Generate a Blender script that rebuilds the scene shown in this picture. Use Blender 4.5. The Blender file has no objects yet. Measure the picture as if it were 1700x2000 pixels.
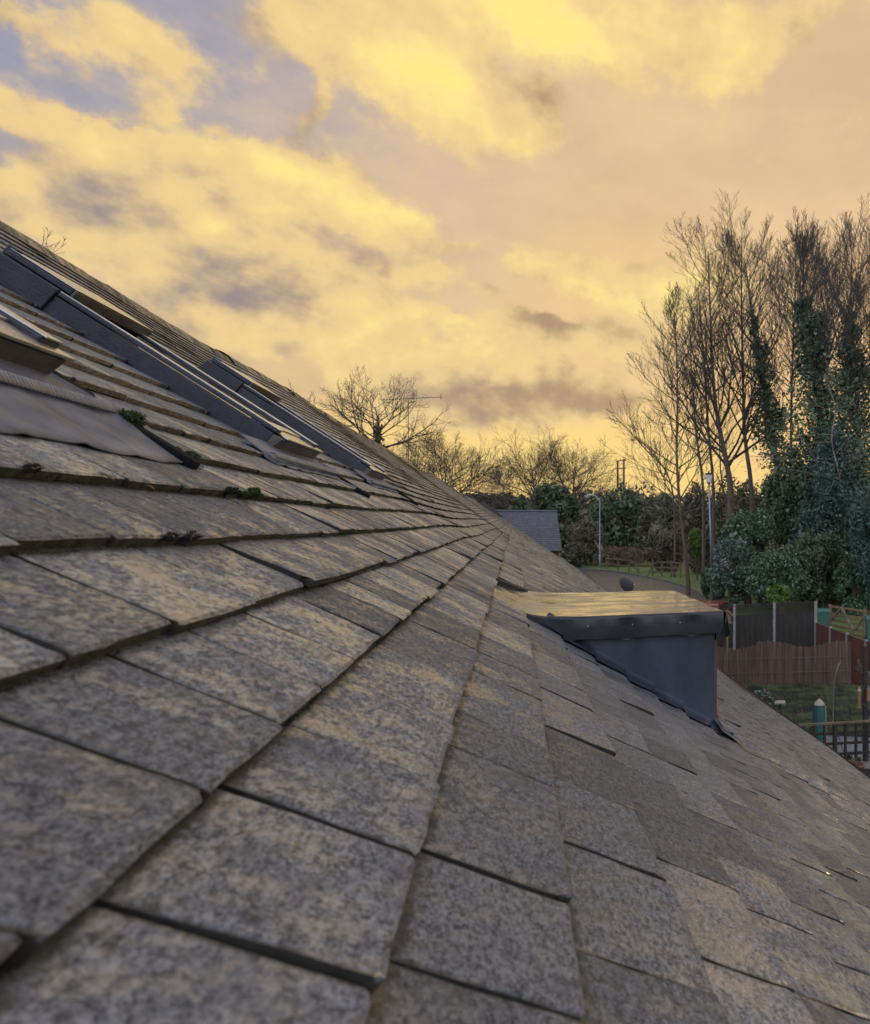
import bpy, math, random
import numpy as np
from mathutils import Vector, Matrix

# ------------------------------------------------------------------ camera, sky, sun
S = bpy.context.scene
COL = S.collection
R_ = math.radians
TH = R_(34.85)                 # roof pitch
SN, CS = math.sin(TH), math.cos(TH)
ZC = 6.0                       # eye height above the lowest garden
HC = 0.25                      # eye height above the roof surface
YAW = math.atan((1500-1003)/1400)
PX, PY, F = 1500.0, 1022.0, 1400.0
FW = np.array([math.sin(YAW), math.cos(YAW), 0]); RT = np.array([math.cos(YAW), -math.sin(YAW), 0]); UP = np.array([0, 0, 1.])

cam = bpy.data.cameras.new('camera'); camo = bpy.data.objects.new('camera', cam); COL.objects.link(camo)
camo.location = (0, 0, ZC); camo.rotation_euler = (R_(90), 0, -YAW)
cam.sensor_fit = 'HORIZONTAL'; cam.sensor_width = 36; cam.lens = 36*F/1700
cam.shift_x = (850-PX)/1700; cam.shift_y = (PY-1000)/1700
cam.clip_start = 0.02; cam.clip_end = 6000
cam.dof.use_dof = True; cam.dof.focus_distance = 2.6; cam.dof.aperture_fstop = 10
S.camera = camo
S.view_settings.view_transform = 'Standard'; S.view_settings.look = 'None'
S.view_settings.exposure = 0.0; S.view_settings.gamma = 1.0
SUN_AZ, SUN_EL = 58.0, 8.0    # degrees from +Y towards +X

def lin(r, g, b):
    f = lambda c: (c/255)/12.92 if c/255 <= .04045 else ((c/255+.055)/1.055)**2.4
    return (f(r), f(g), f(b), 1)

class NT:
    """small helper for wiring node trees"""
    def __init__(s, nt): s.t = nt; s.n = nt.nodes; s.l = nt.links
    def put(s, v, sock):
        if v is None: return
        if isinstance(v, bpy.types.NodeSocket): s.l.new(v, sock)
        else: sock.default_value = v
    def new(s, typ, **kw):
        n = s.n.new(typ)
        for k, v in kw.items(): setattr(n, k, v)
        return n
    def m(s, op, a, b=None, c=None, clamp=False):
        n = s.new('ShaderNodeMath', operation=op, use_clamp=clamp)
        s.put(a, n.inputs[0]); s.put(b, n.inputs[1]); s.put(c, n.inputs[2]); return n.outputs[0]
    def vm(s, op, a, b=None, out=0):
        n = s.new('ShaderNodeVectorMath', operation=op)
        s.put(a, n.inputs[0]); s.put(b, n.inputs[1]); return n.outputs[out]
    def scale(s, a, k):
        n = s.new('ShaderNodeVectorMath', operation='SCALE'); s.put(a, n.inputs[0]); s.put(k, n.inputs['Scale']); return n.outputs[0]
    def noise(s, vec, sc, det=4, rough=.55, dist=0, out='Fac'):
        n = s.new('ShaderNodeTexNoise'); s.put(vec, n.inputs['Vector']); n.inputs['Scale'].default_value = sc
        n.inputs['Detail'].default_value = det; n.inputs['Roughness'].default_value = rough; n.inputs['Distortion'].default_value = dist
        return n.outputs[out]
    def ramp(s, f, a, b, c=0., d=1., smooth=True):
        n = s.new('ShaderNodeMapRange'); n.interpolation_type = 'SMOOTHSTEP' if smooth else 'LINEAR'
        s.put(f, n.inputs['Value']); n.inputs['From Min'].default_value = a; n.inputs['From Max'].default_value = b
        n.inputs['To Min'].default_value = c; n.inputs['To Max'].default_value = d; return n.outputs['Result']
    def mix(s, f, a, b):
        n = s.new('ShaderNodeMix', data_type='RGBA'); s.put(f, n.inputs['Factor']); s.put(a, n.inputs['A']); s.put(b, n.inputs['B'])
        return n.outputs['Result']
    def comb(s, x, y, z):
        n = s.new('ShaderNodeCombineXYZ'); s.put(x, n.inputs[0]); s.put(y, n.inputs[1]); s.put(z, n.inputs[2]); return n.outputs[0]
    def sep(s, v):
        n = s.new('ShaderNodeSeparateXYZ'); s.put(v, n.inputs[0]); return n.outputs

def azel(x, y):
    a = math.atan((x-PX)/F); el = math.atan((PY-y)/F*math.cos(a))
    return math.degrees(a+YAW), math.degrees(el)

def build_world():
    w = bpy.data.worlds.new('World'); S.world = w; w.use_nodes = True
    N = NT(w.node_tree)
    for n in list(N.n): N.n.remove(n)
    tc = N.new('ShaderNodeTexCoord').outputs['Generated']
    d = N.vm('NORMALIZE', tc)
    x, y, z = N.sep(d)
    az = N.m('MULTIPLY', N.m('ARCTAN2', x, y), 180/math.pi)
    el = N.m('MULTIPLY', N.m('ARCSINE', z), 180/math.pi)
    # cloud coordinates (degrees), warped so that every outline is ragged
    p = N.comb(az, el, 0.)
    w1 = N.vm('SUBTRACT', N.noise(d, 5.5, 3, .6, out='Color'), (.5, .5, .5))
    w2 = N.vm('SUBTRACT', N.noise(d, 17, 6, .62, out='Color'), (.5, .5, .5))
    p = N.vm('ADD', p, N.vm('ADD', N.vm('MULTIPLY', w1, (6.5, 4.5, 0)), N.vm('MULTIPLY', w2, (4.6, 3.8, 0))))
    def blobs(lst):
        acc = None
        for (bx, by, rx, ry, rot, wt) in lst:
            a, e = azel(bx, by)
            k = math.cos(math.atan((bx-PX)/F))
            sx = rx/F*57.3*k*k; sy = ry/F*57.3*k
            mp = N.new('ShaderNodeMapping', vector_type='TEXTURE'); N.put(p, mp.inputs['Vector'])
            mp.inputs['Location'].default_value = (a, e, 0); mp.inputs['Rotation'].default_value = (0, 0, R_(-rot)); mp.inputs['Scale'].default_value = (sx, sy, 1)
            q = N.vm('DOT_PRODUCT', mp.outputs[0], mp.outputs[0], out=1)
            g = N.m('POWER', math.e, N.m('MULTIPLY', q, -1.))
            acc = N.m('MULTIPLY_ADD', g, wt, acc if acc is not None else 0.)
        return acc
    cover = [(250,85,165,62,-4,1.2),(10,20,60,30,0,.8),(610,40,170,60,0,.85),(840,165,185,95,15,1.45),(780,70,120,70,0,.6),(1130,35,280,62,0,1.5),
             (1440,95,75,70,0,1.),(1540,40,60,50,0,.5),(590,190,30,60,20,.7),(1050,225,55,55,0,.7),(1240,155,34,26,0,.55),
             (130,260,190,42,14,1.),(310,222,60,28,0,.7),(30,215,70,40,0,.5),(330,345,230,50,12,1.),(560,350,150,60,-10,1.2),(700,410,150,45,5,1.3),(330,440,330,85,0,1.1),
             (80,390,170,60,0,.9),(510,590,230,85,5,1.35),(480,520,120,50,0,.6),(700,600,80,90,40,.8),(830,525,75,28,0,1.),(890,470,44,13,0,.7),(1095,530,115,30,-4,1.15),(940,575,60,20,0,.6),
             (820,600,60,18,0,.7),(1010,645,120,26,4,1.),(760,680,330,60,4,.9),(1060,785,250,48,-6,1.15),(1290,560,130,48,-6,1.15),(1250,640,110,40,0,.8),(880,760,200,50,0,.7),(1180,680,80,26,0,.7),(1450,520,120,50,0,.3)]
    dens = blobs(cover)
    lit = blobs([(280,70,150,50,0,.55),(840,160,150,90,10,.95),(1080,40,240,60,0,1.25),(1440,110,80,70,0,.6),(600,330,110,40,0,.55),(720,400,130,45,0,.65),
                 (450,410,180,40,0,.35),(690,560,60,80,0,.4),(830,525,75,28,0,.45),(1095,530,115,30,0,.5),(1290,555,120,46,0,1.0),(830,640,140,60,0,.5),(700,680,220,50,0,.45),(1000,700,140,22,0,.35),(120,260,150,40,0,.35),(30,30,80,40,0,.3),
                 (480,590,170,60,5,-.85),(1060,640,70,20,0,-.7),(1060,785,200,38,-4,-.8),(90,390,170,50,0,-.25),(700,490,110,25,0,-.4),(880,775,80,26,0,-.3)])
    nf = N.noise(N.vm('MULTIPLY', d, (1, 1, 1.35)), 12, 9, .64)
    nu_ = N.noise(N.vm('MULTIPLY', N.vm('ADD', d, (.014, -.005, .024)), (1, 1, 1.35)), 11, 6, .55)
    nl_ = N.noise(N.vm('MULTIPLY', d, (1, 1, 1.35)), 11, 6, .55)
    nb = N.noise(N.vm('MULTIPLY', d, (1, 1, 1.7)), 9, 5, .55)
    # away from the part of the sky the photograph shows: broken cloud of the same kind
    away = N.m('MAXIMUM', N.ramp(az, 32, 60), N.m('MAXIMUM', N.ramp(az, -34, -60), N.ramp(el, 34, 50)))
    dens = N.m('ADD', dens, N.m('MULTIPLY', away, N.ramp(nb, .42, .62)))
    dd = N.m('ADD', dens, N.m('MULTIPLY', N.m('SUBTRACT', nf, .5), 1.9))
    cov = N.ramp(dd, .14, .76)
    ll = N.m('ADD', N.m('MULTIPLY_ADD', N.m('SUBTRACT', nl_, nu_), 3.0, lit), N.m('ADD', N.m('MULTIPLY', N.m('SUBTRACT', nf, .5), .8), N.m('MULTIPLY', N.m('SUBTRACT', dens, .6), .12)))
    # clear sky: warm round the low sun, cool away from it, yellow at the horizon
    ca = N.m('COSINE', N.m('MULTIPLY', N.m('SUBTRACT', az, 62.), math.pi/180))
    warm = N.ramp(ca, .02, .62)
    el2 = N.ramp(el, 8, 27, 0, 1)
    cool = N.mix(el2, lin(208, 182, 150), lin(150, 154, 176))
    wm = N.mix(N.ramp(el, 6, 30), lin(240, 198, 138), lin(224, 190, 150))
    base = N.mix(warm, cool, wm)
    base = N.mix(N.m('MULTIPLY', N.ramp(el, 13, 1.5), N.ramp(ca, -.3, .3)), base, lin(253, 211, 128))
    veil = N.noise(N.vm('MULTIPLY', N.vm('ADD', d, N.scale(w2, .05)), (1, 1, 2.4)), 4.5, 8, .6)
    base = N.mix(N.m('MULTIPLY', N.ramp(veil, .42, .70), .55), base, N.mix(warm, lin(226, 198, 160), lin(240, 206, 158)))
    base = N.mix(N.m('MULTIPLY', N.ramp(veil, .50, .30), .35), base, N.mix(warm, lin(158, 148, 156), lin(206, 172, 140)))
    hg = blobs([(1080, 900, 330, 110, 0, .8), (1250, 560, 160, 90, 0, .35)])
    base = N.mix(N.m('MULTIPLY', hg, 1., clamp=True), base, lin(255, 222, 138))
    grey = N.mix(warm, lin(150, 140, 142), lin(180, 150, 116))
    glow = N.mix(N.ramp(ll, -.95, .38), grey, lin(240, 207, 146))
    glow = N.mix(N.ramp(ll, .28, 1.15), glow, lin(255, 227, 146))
    glow = N.mix(N.ramp(ll, .85, 1.7), glow, lin(255, 235, 138))
    view = N.mix(cov, base, glow)
    side = N.ramp(az, 36, 78)
    view = N.mix(N.m('MULTIPLY', side, .72), view, (.46, .48, .58, 1))
    # behind the photographer: unseen blue sky, raised above the sunset as fill light
    back = N.ramp(N.m('COSINE', N.m('MULTIPLY', N.m('SUBTRACT', az, 40.), math.pi/180)), .15, -.55)
    dull = N.mix(N.ramp(nb, .4, .65), (1.35, 1.50, 1.86, 1), (1.6, 1.62, 1.80, 1))
    view = N.mix(back, view, dull)
    view = N.mix(N.ramp(el, 36, 62), view, (.62, .69, .88, 1))  # unseen overhead sky, also raised for fill light
    sky = N.new('ShaderNodeTexSky', sky_type='NISHITA'); sky.sun_disc = False
    sky.sun_elevation = R_(SUN_EL); sky.sun_rotation = R_(SUN_AZ)
    b1 = N.new('ShaderNodeBackground'); N.put(view, b1.inputs[0]); b1.inputs[1].default_value = 1.07
    b2 = N.new('ShaderNodeBackground'); N.put(sky.outputs[0], b2.inputs[0]); b2.inputs[1].default_value = 0.05
    mx = N.new('ShaderNodeMixShader'); mx.inputs[0].default_value = .06
    N.l.new(b1.outputs[0], mx.inputs[1]); N.l.new(b2.outputs[0], mx.inputs[2])
    o = N.new('ShaderNodeOutputWorld'); N.l.new(mx.outputs[0], o.inputs[0])
    w.cycles.sampling_method = 'MANUAL'; w.cycles.sample_map_resolution = 512
build_world()
sl = bpy.data.lights.new('sun', 'SUN'); sl.energy = .6; sl.angle = R_(10); sl.color = (1, .70, .40)
so = bpy.data.objects.new('sun', sl); COL.objects.link(so)
sd = Vector((math.sin(R_(SUN_AZ))*math.cos(R_(SUN_EL)), math.cos(R_(SUN_AZ))*math.cos(R_(SUN_EL)), math.sin(R_(SUN_EL))))
so.rotation_euler = sd.to_track_quat('Z', 'Y').to_euler()

# ------------------------------------------------------------------ helpers
def ray(x, y): return FW + RT*(x-PX)/F - UP*(y-PY)/F
CAM = np.array([0, 0, ZC])
def P(x, y, t): return CAM + ray(x, y)*t                       # point seen at (x, y), t metres deep
def G(x, y, zrel):                                             # point at that height below the eye
    return P(x, y, -zrel*F/(y-PY))
FOOT = CAM - HC*np.array([SN, 0, CS])
UD = np.array([CS, 0, -SN]); ND = np.array([SN, 0, CS]); VD = np.array([0, 1., 0])
def RP(u, v, n=0.): return FOOT + u*UD + v*VD + n*ND           # roof coordinates: down the slope, along it, off it
def RPa(a): return FOOT + a[:, 0:1]*UD + a[:, 1:2]*VD + a[:, 2:3]*ND

def tag(o, label=None, cat=None, group=None, kind=None):
    if label: o['label'] = label
    if cat: o['category'] = cat
    if group: o['group'] = group
    if kind: o['kind'] = kind
    return o
def empty(name, loc, label=None, cat=None, group=None):
    o = bpy.data.objects.new(name, None); COL.objects.link(o); o.location = tuple(loc); o.empty_display_size = .2
    return tag(o, label, cat, group)

def mesh(name, V, Q, mats, parent=None, smooth=False, attrs=None, mi=None):
    """V (N,3) world coordinates, Q faces (M,k) array or list; one linked mesh object; children keep world placement"""
    V = np.asarray(V, dtype=np.float64)
    org = np.array(parent_world(parent)) if parent is not None else V.mean(0)*np.array([1, 1, 0]) + np.array([0, 0, V[:, 2].min()])
    me = bpy.data.meshes.new(name)
    if isinstance(Q, np.ndarray):
        k = Q.shape[1]; nf = len(Q)
        me.vertices.add(len(V)); me.vertices.foreach_set('co', (V-org).astype(np.float32).ravel())
        me.loops.add(nf*k); me.loops.foreach_set('vertex_index', Q.astype(np.int32).ravel())
        me.polygons.add(nf); me.polygons.foreach_set('loop_start', np.arange(0, nf*k, k, dtype=np.int32))
        me.polygons.foreach_set('loop_total', np.full(nf, k, dtype=np.int32))
    else:
        me.from_pydata((V-org).tolist(), [], [list(map(int, f)) for f in Q])
    me.update(calc_edges=True); me.validate()
    for m in (mats if isinstance(mats, (list, tuple)) else [mats]): me.materials.append(m)
    if mi is not None and len(mi) == len(me.polygons): me.polygons.foreach_set('material_index', np.asarray(mi, dtype=np.int32))
    me.polygons.foreach_set('use_smooth', np.full(len(me.polygons), smooth))
    for an, (typ, arr) in (attrs or {}).items():
        a = me.attributes.new(an, typ, 'POINT')
        a.data.foreach_set('vector' if typ == 'FLOAT_VECTOR' else 'value', np.asarray(arr, dtype=np.float32).ravel())
    o = bpy.data.objects.new(name, me); COL.objects.link(o)
    if parent is not None: o.parent = parent
    else: o.location = tuple(org)
    return o
def parent_world(p):
    v = Vector((0, 0, 0))
    while p is not None: v = v + p.location; p = p.parent
    return v

class MB:
    """collects simple shapes for ONE mesh"""
    def __init__(s): s.V = []; s.Q = []; s.mi = []
    def add(s, V, Q, mi=0):
        b = len(s.V); s.V += [tuple(map(float, v)) for v in V]; s.Q += [[i+b for i in f] for f in Q]; s.mi += [mi]*len(Q)
    def hexa(s, c, mi=0):      # 8 corners: bottom 4 then top 4
        s.add(c, [(0,3,2,1),(4,5,6,7),(0,1,5,4),(1,2,6,5),(2,3,7,6),(3,0,4,7)], mi)
    def box(s, o, a, b, c, mi=0):
        o, a, b, c = map(np.asarray, (o, a, b, c))
        s.hexa([o, o+a, o+a+b, o+b, o+c, o+a+c, o+a+b+c, o+b+c], mi)
    def bar(s, p, q, w, h=None, mi=0):   # square bar between two points
        p, q = np.asarray(p, float), np.asarray(q, float); h = h or w
        d = q-p; L = np.linalg.norm(d); d = d/L
        r = np.array([0, 0, 1.]) if abs(d[2]) < .9 else np.array([1., 0, 0])
        a = np.cross(d, r); a /= np.linalg.norm(a); b = np.cross(a, d)
        s.box(p-a*w/2-b*h/2, a*w, b*h, d*L, mi)
    def tube(s, pts, rad, n=10, mi=0, cap=True):
        pts = [np.asarray(p, float) for p in pts]; rad = rad if hasattr(rad, '__len__') else [rad]*len(pts)
        V = []; Q = []
        for i, p in enumerate(pts):
            d = pts[min(i+1, len(pts)-1)]-pts[max(i-1, 0)]; d = d/np.linalg.norm(d)
            r = np.array([0, 0, 1.]) if abs(d[2]) < .9 else np.array([1., 0, 0])
            a = np.cross(d, r); a /= np.linalg.norm(a); b = np.cross(d, a)
            for k in range(n): V.append(p+rad[i]*(a*math.cos(2*math.pi*k/n)+b*math.sin(2*math.pi*k/n)))
        for i in range(len(pts)-1):
            for k in range(n): Q.append((i*n+k, i*n+(k+1) % n, (i+1)*n+(k+1) % n, (i+1)*n+k))
        if cap: Q.append(tuple(range(n-1, -1, -1))); Q.append(tuple(range((len(pts)-1)*n, len(pts)*n)))
        s.add(V, Q, mi)
    def build(s, name, mats, parent=None, smooth=False, bevel=0):
        o = mesh(name, np.array(s.V), s.Q, mats, parent, smooth, None, s.mi)
        if bevel:
            b = o.modifiers.new('bevel', 'BEVEL'); b.width = bevel; b.segments = 2; b.limit_method = 'ANGLE'
        return o

# ------------------------------------------------------------------ materials
def mat(name, c1, c2=None, sc=8., rough=.8, rough2=None, metal=0., bump=0., bsc=60., spec=.5, stretch=(1, 1, 1), c3=None, extra=None, coat=0):
    m = bpy.data.materials.new(name); m.use_nodes = True; N = NT(m.node_tree)
    b = N.n['Principled BSDF']
    co = N.new('ShaderNodeTexCoord').outputs['Object']
    v = N.vm('MULTIPLY', co, stretch)
    n1 = N.noise(v, sc, 5, .6)
    c = c1 if len(c1) == 4 else (*c1, 1)
    col = N.mix(N.ramp(n1, .35, .65), c, (*c2, 1)) if c2 else N.mix(N.ramp(n1, .3, .7), c, (c[0]*.8, c[1]*.8, c[2]*.8, 1))
    if c3: col = N.mix(N.ramp(N.noise(v, sc*.37, 3), .52, .66), col, (*c3, 1))
    N.put(col, b.inputs['Base Color'])
    if rough2 is not None: N.put(N.ramp(N.noise(v, sc*1.7, 4), .35, .65, rough, rough2), b.inputs['Roughness'])
    else: b.inputs['Roughness'].default_value = rough
    b.inputs['Metallic'].default_value = metal; b.inputs['Specular IOR Level'].default_value = spec
    b.inputs['Coat Weight'].default_value = coat; b.inputs['Coat Roughness'].default_value = .11 if name != 'red_car_paint' else .05
    if bump:
        bn = N.new('ShaderNodeBump'); bn.inputs['Strength'].default_value = bump; bn.inputs['Distance'].default_value = .01
        N.put(N.noise(v, bsc, 4), bn.inputs['Height']); N.l.new(bn.outputs[0], b.inputs['Normal'])
    return m

def tile_material():
    m = bpy.data.materials.new('weathered_roof_tile'); m.use_nodes = True; N = NT(m.node_tree); b = N.n['Principled BSDF']
    at = N.new('ShaderNodeAttribute', attribute_name='ruv').outputs['Vector']
    tone = N.new('ShaderNodeAttribute', attribute_name='tone').outputs['Fac']
    u, v, n = N.sep(at)
    q = N.comb(u, v, N.m('MULTIPLY', tone, 37.))
    qs = N.vm('MULTIPLY', q, (1.15, .62, 1.))                  # weathering runs down the slope
    big = N.noise(N.vm('MULTIPLY', q, (1, 1.6, .15)), 9, 4, .6)
    mid = N.noise(qs, 125, 6, .70, .2)
    fine = N.noise(N.vm('MULTIPLY', q, (1.1, .7, 1)), 330, 4, .7)
    grain = N.noise(q, 620, 2, .6)
    f = N.m('ADD', N.m('MULTIPLY', mid, .38), N.m('ADD', N.m('MULTIPLY', fine, .44), N.m('MULTIPLY', grain, .24)))
    col = N.mix(N.ramp(f, .43, .62), (.018, .021, .028, 1), (.205, .217, .245, 1))
    col = N.mix(N.m('MULTIPLY', N.ramp(big, .50, .70), .5), col, (.075, .078, .090, 1))
    spk = N.noise(qs, 120, 3, .5)
    col = N.mix(N.m('MULTIPLY', N.ramp(spk, .60, .68), .8), col, (.055, .052, .055, 1))
    lich = N.noise(N.vm('MULTIPLY', q, (1, .8, 1)), 95, 4, .6)
    col = N.mix(N.m('MULTIPLY', N.ramp(lich, .63, .71), .5), col, (.36, .355, .34, 1))
    red = N.noise(q, 42, 1, .4)
    col = N.mix(N.m('MULTIPLY', N.ramp(red, .79, .82), .8), col, (.16, .045, .03, 1))
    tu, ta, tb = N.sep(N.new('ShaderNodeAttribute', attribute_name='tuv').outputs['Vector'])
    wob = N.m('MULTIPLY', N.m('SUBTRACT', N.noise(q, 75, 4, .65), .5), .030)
    shade_grime = N.ramp(N.m('ADD', tu, wob), .013, .001)                       # grime and contact shade painted in under the tile above
    sid = N.ramp(N.m('ADD', N.m('MINIMUM', ta, tb), N.m('MULTIPLY', wob, .4)), .0045, .0)  # joint shade painted in along both tile sides
    col = N.mix(N.m('MULTIPLY', N.m('MAXIMUM', shade_grime, sid), .82), col, (.022, .023, .017, 1))
    br = N.new('ShaderNodeHueSaturation'); N.put(col, br.inputs['Color'])
    N.put(N.m('MULTIPLY_ADD', tone, .66, .56), br.inputs['Value'])
    N.put(br.outputs[0], b.inputs['Base Color'])
    rr = N.noise(N.vm('MULTIPLY', q, (1, 1.8, 1)), 26, 5, .65)
    r = N.m('ADD', N.ramp(rr, .36, .66, .48, .80), N.m('MULTIPLY', N.m('SUBTRACT', fine, .5), .25))
    N.put(r, b.inputs['Roughness']); b.inputs['Specular IOR Level'].default_value = .40
    damp = N.m('ADD', N.noise(N.vm('MULTIPLY', q, (1, 1.2, 1)), 12, 5, .65), N.m('ADD', N.m('MULTIPLY', N.m('SUBTRACT', mid, .5), .7), N.m('MULTIPLY', N.m('SUBTRACT', tone, .5), .16)))
    N.put(N.ramp(damp, .44, .70, 0., .95), b.inputs['Coat Weight']); b.inputs['Coat Roughness'].default_value = .27; b.inputs['Coat IOR'].default_value = 1.75
    bn = N.new('ShaderNodeBump'); bn.inputs['Strength'].default_value = .6; bn.inputs['Distance'].default_value = .0022
    N.put(N.m('ADD', fine, N.m('MULTIPLY', mid, .9)), bn.inputs['Height']); N.l.new(bn.outputs[0], b.inputs['Normal'])
    return m
M = {}
def edge_material():
    m = bpy.data.materials.new('tile_edge'); m.use_nodes = True; N = NT(m.node_tree); b = N.n['Principled BSDF']
    at = N.new('ShaderNodeAttribute', attribute_name='ruv').outputs['Vector']; u, v, n = N.sep(at)
    q = N.comb(u, v, n); nn = N.noise(q, 60, 5, .65); n2 = N.noise(q, 14, 3)
    sunlit = N.mix(N.ramp(nn, .35, .65), (.13, .10, .068, 1), (.30, .245, .175, 1))  # sunlight on the up-slope edges painted in as a lighter tan
    wet = N.mix(N.ramp(nn, .35, .65), (.010, .010, .007, 1), (.060, .049, .033, 1))  # mossy down-slope edges, their shade painted into the colour
    wet = N.mix(N.m('MULTIPLY', N.ramp(n2, .5, .62), .6), wet, (.022, .034, .010, 1))
    N.put(N.mix(N.ramp(N.m('ADD', u, N.m('MULTIPLY', N.m('SUBTRACT', n2, .5), .5)), -1.15, -.45), sunlit, wet), b.inputs['Base Color'])
    b.inputs['Roughness'].default_value = .95
    bn = N.new('ShaderNodeBump'); bn.inputs['Strength'].default_value = .9; bn.inputs['Distance'].default_value = .004
    N.put(N.noise(q, 190, 4, .7), bn.inputs['Height']); N.l.new(bn.outputs[0], b.inputs['Normal'])
    return m
M['tile'] = tile_material()
M['tedge'] = edge_material()
M['edge'] = mat('mossy_tile_edge', (.080, .062, .042), (.028, .026, .018), 60, .95, bump=.8, bsc=160, c3=(.035, .05, .018))
M['joint'] = mat('shaded_dirty_tile_side', (.030, .027, .022), (.016, .015, .012), 60, .95)  # shade of the gaps put into the side colour, over dirt
M['under'] = mat('roofing_felt', (.02, .02, .02), None, 5, .9)
M['lead'] = mat('grey_lead', (.060, .068, .098), (.10, .108, .145), 9, .48, .66, .0, .35, 40, spec=.35, stretch=(1, 1, 1), c3=(.15, .155, .18))
M['ribs'] = mat('pale_ribbed_strip', (.24, .23, .22), (.17, .165, .16), 60, .6)
M['metal'] = mat('dark_blue_grey_aluminium', (.026, .029, .039), (.038, .042, .056), 9, .30, .48, .3, .1, 120, stretch=(1, 1, 1))
M['capping'] = mat('grey_aluminium_capping', (.50, .48, .46), (.42, .40, .39), 20, .18, .30, .9, .1, 200)
M['lit_front'] = mat('sunlit_window_front', (.115, .105, .090), (.08, .074, .064), 16, .34, .5, .5, .15, 90, stretch=(1, 1, 4))  # warmer, lighter than the frame: sunlight painted into the front faces
M['rubber'] = mat('wet_black_membrane', (.10, .10, .108), (.15, .146, .15), 7, .22, .46, 0, .025, 14, spec=1., stretch=(.35, 3, 1), coat=1)
_N = NT(M['rubber'].node_tree); _b = _N.n['Principled BSDF']
_q = _N.vm('MULTIPLY', _N.new('ShaderNodeTexCoord').outputs['Object'], (1.1, 2.4, 1))
_w = _N.noise(_q, 5., 5, .62)
_N.put(_N.ramp(_w, .40, .56, .25, 1.), _b.inputs['Coat Weight']); _N.put(_N.ramp(_w, .44, .60, .26, .07), _b.inputs['Coat Roughness'])
M['cheek'] = mat('dark_blue_membrane', (.020, .025, .041), (.046, .055, .085), 4.5, .42, .62, 0, .25, 14, spec=.5, stretch=(1, 1, .5))
M['fascia'] = mat('black_membrane', (.009, .010, .014), (.017, .018, .024), 7, .32, .5, 0, .3, 9, spec=.5)
M['black'] = mat('black_foam', (.010, .010, .012), None, 30, .9, bump=.5, bsc=80, spec=.12)
M['glass'] = mat('roof_window_glass', (.02, .025, .03), None, 3, .05, spec=.8)
M['brick'] = mat('red_brick', (.22, .075, .045), (.15, .05, .035), 12, .85, bump=.4, bsc=30)
M['white'] = mat('white_plastic', (.7, .7, .68), None, 5, .5)
M['brown'] = mat('brown_window_frame', (.12, .05, .035), None, 12, .5)
M['gutter'] = mat('dark_gutter', (.03, .027, .027), (.05, .043, .04), 9, .5)
M['moss'] = mat('green_moss', (.075, .12, .022), (.045, .075, .014), 120, 1., bump=1, bsc=300)
M['mossdark'] = mat('dark_moss', (.020, .027, .010), (.035, .034, .018), 90, 1., bump=1, bsc=300)
M['leaf'] = mat('dead_leaf', (.16, .07, .035), (.10, .045, .02), 40, .8)

# ------------------------------------------------------------------ the house with its roof
rng = np.random.default_rng(7); rnd = random.Random(5)
GA, T = .1424, .0145            # tile gauge and thickness
U_R, U_E, V0, V1 = -3.42, 6.05, -1.2, 72.0
# gentle unevenness of an old roof, the larger the farther along
_w = [(rng.uniform(.25, 1.3), rng.uniform(.5, 2.6), rng.uniform(0, 6.28), rng.uniform(.4, 1)) for _ in range(7)]
def und(u, v):
    u = np.asarray(u, float); v = np.asarray(v, float)
    amp = .0042*np.clip(v-1.6, 0, 7) + .0016*np.clip(v-8.6, 0, 28)
    s = 0
    for a, b, ph, k in _w: s = s + k*np.sin(u*a + v*b*(1/(1+.05*np.clip(v, 0, 60))) + ph)
    out = amp*s*.42
    out = out + .066*np.clip((-1.8-u)/1.62, 0, 1.15)**2            # the slope steepens a little towards the ridge
    # swelling that runs down the slope below the dormer's near corner
    out = out + .032*np.exp(-((v-3.06-.03*(u-1.2))/.11)**2)*np.clip((u-1.12)/.3, 0, 1)
    return out

HOUSE = empty('house', (FOOT[0], 0, 0), 'long low house under weathered grey roof tiles with roof windows and a flat dormer', 'house')

SKY = [(1.14, 1.70), (3.02, 3.56), (4.72, 5.26)]                # roof windows: extent along the roof
SK_T, SK_B = -1.80, -.85
RECT = [(.10, 1.1, 2.862, 3.80)]
for _a, _b in SKY:
    RECT += [(SK_T-.02, SK_B+.02, _a-.004, _b+.03), (-.97, -.56, _b, _b+.085)]
RECT.append((-.86, -.53, SKY[0][0]-.2, SKY[0][1]+.06))
def trim(u, a, b):
    out = [(a, b)]
    for ua, ub, va, vb in RECT:
        if ua < u < ub:
            nx = []
            for p, q in out:
                if q <= va or p >= vb: nx.append((p, q)); continue
                if p < va: nx.append((p, va))
                if q > vb: nx.append((vb, q))
            out = nx
    return [(p, q) for p, q in out if q-p > .012]

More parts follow.
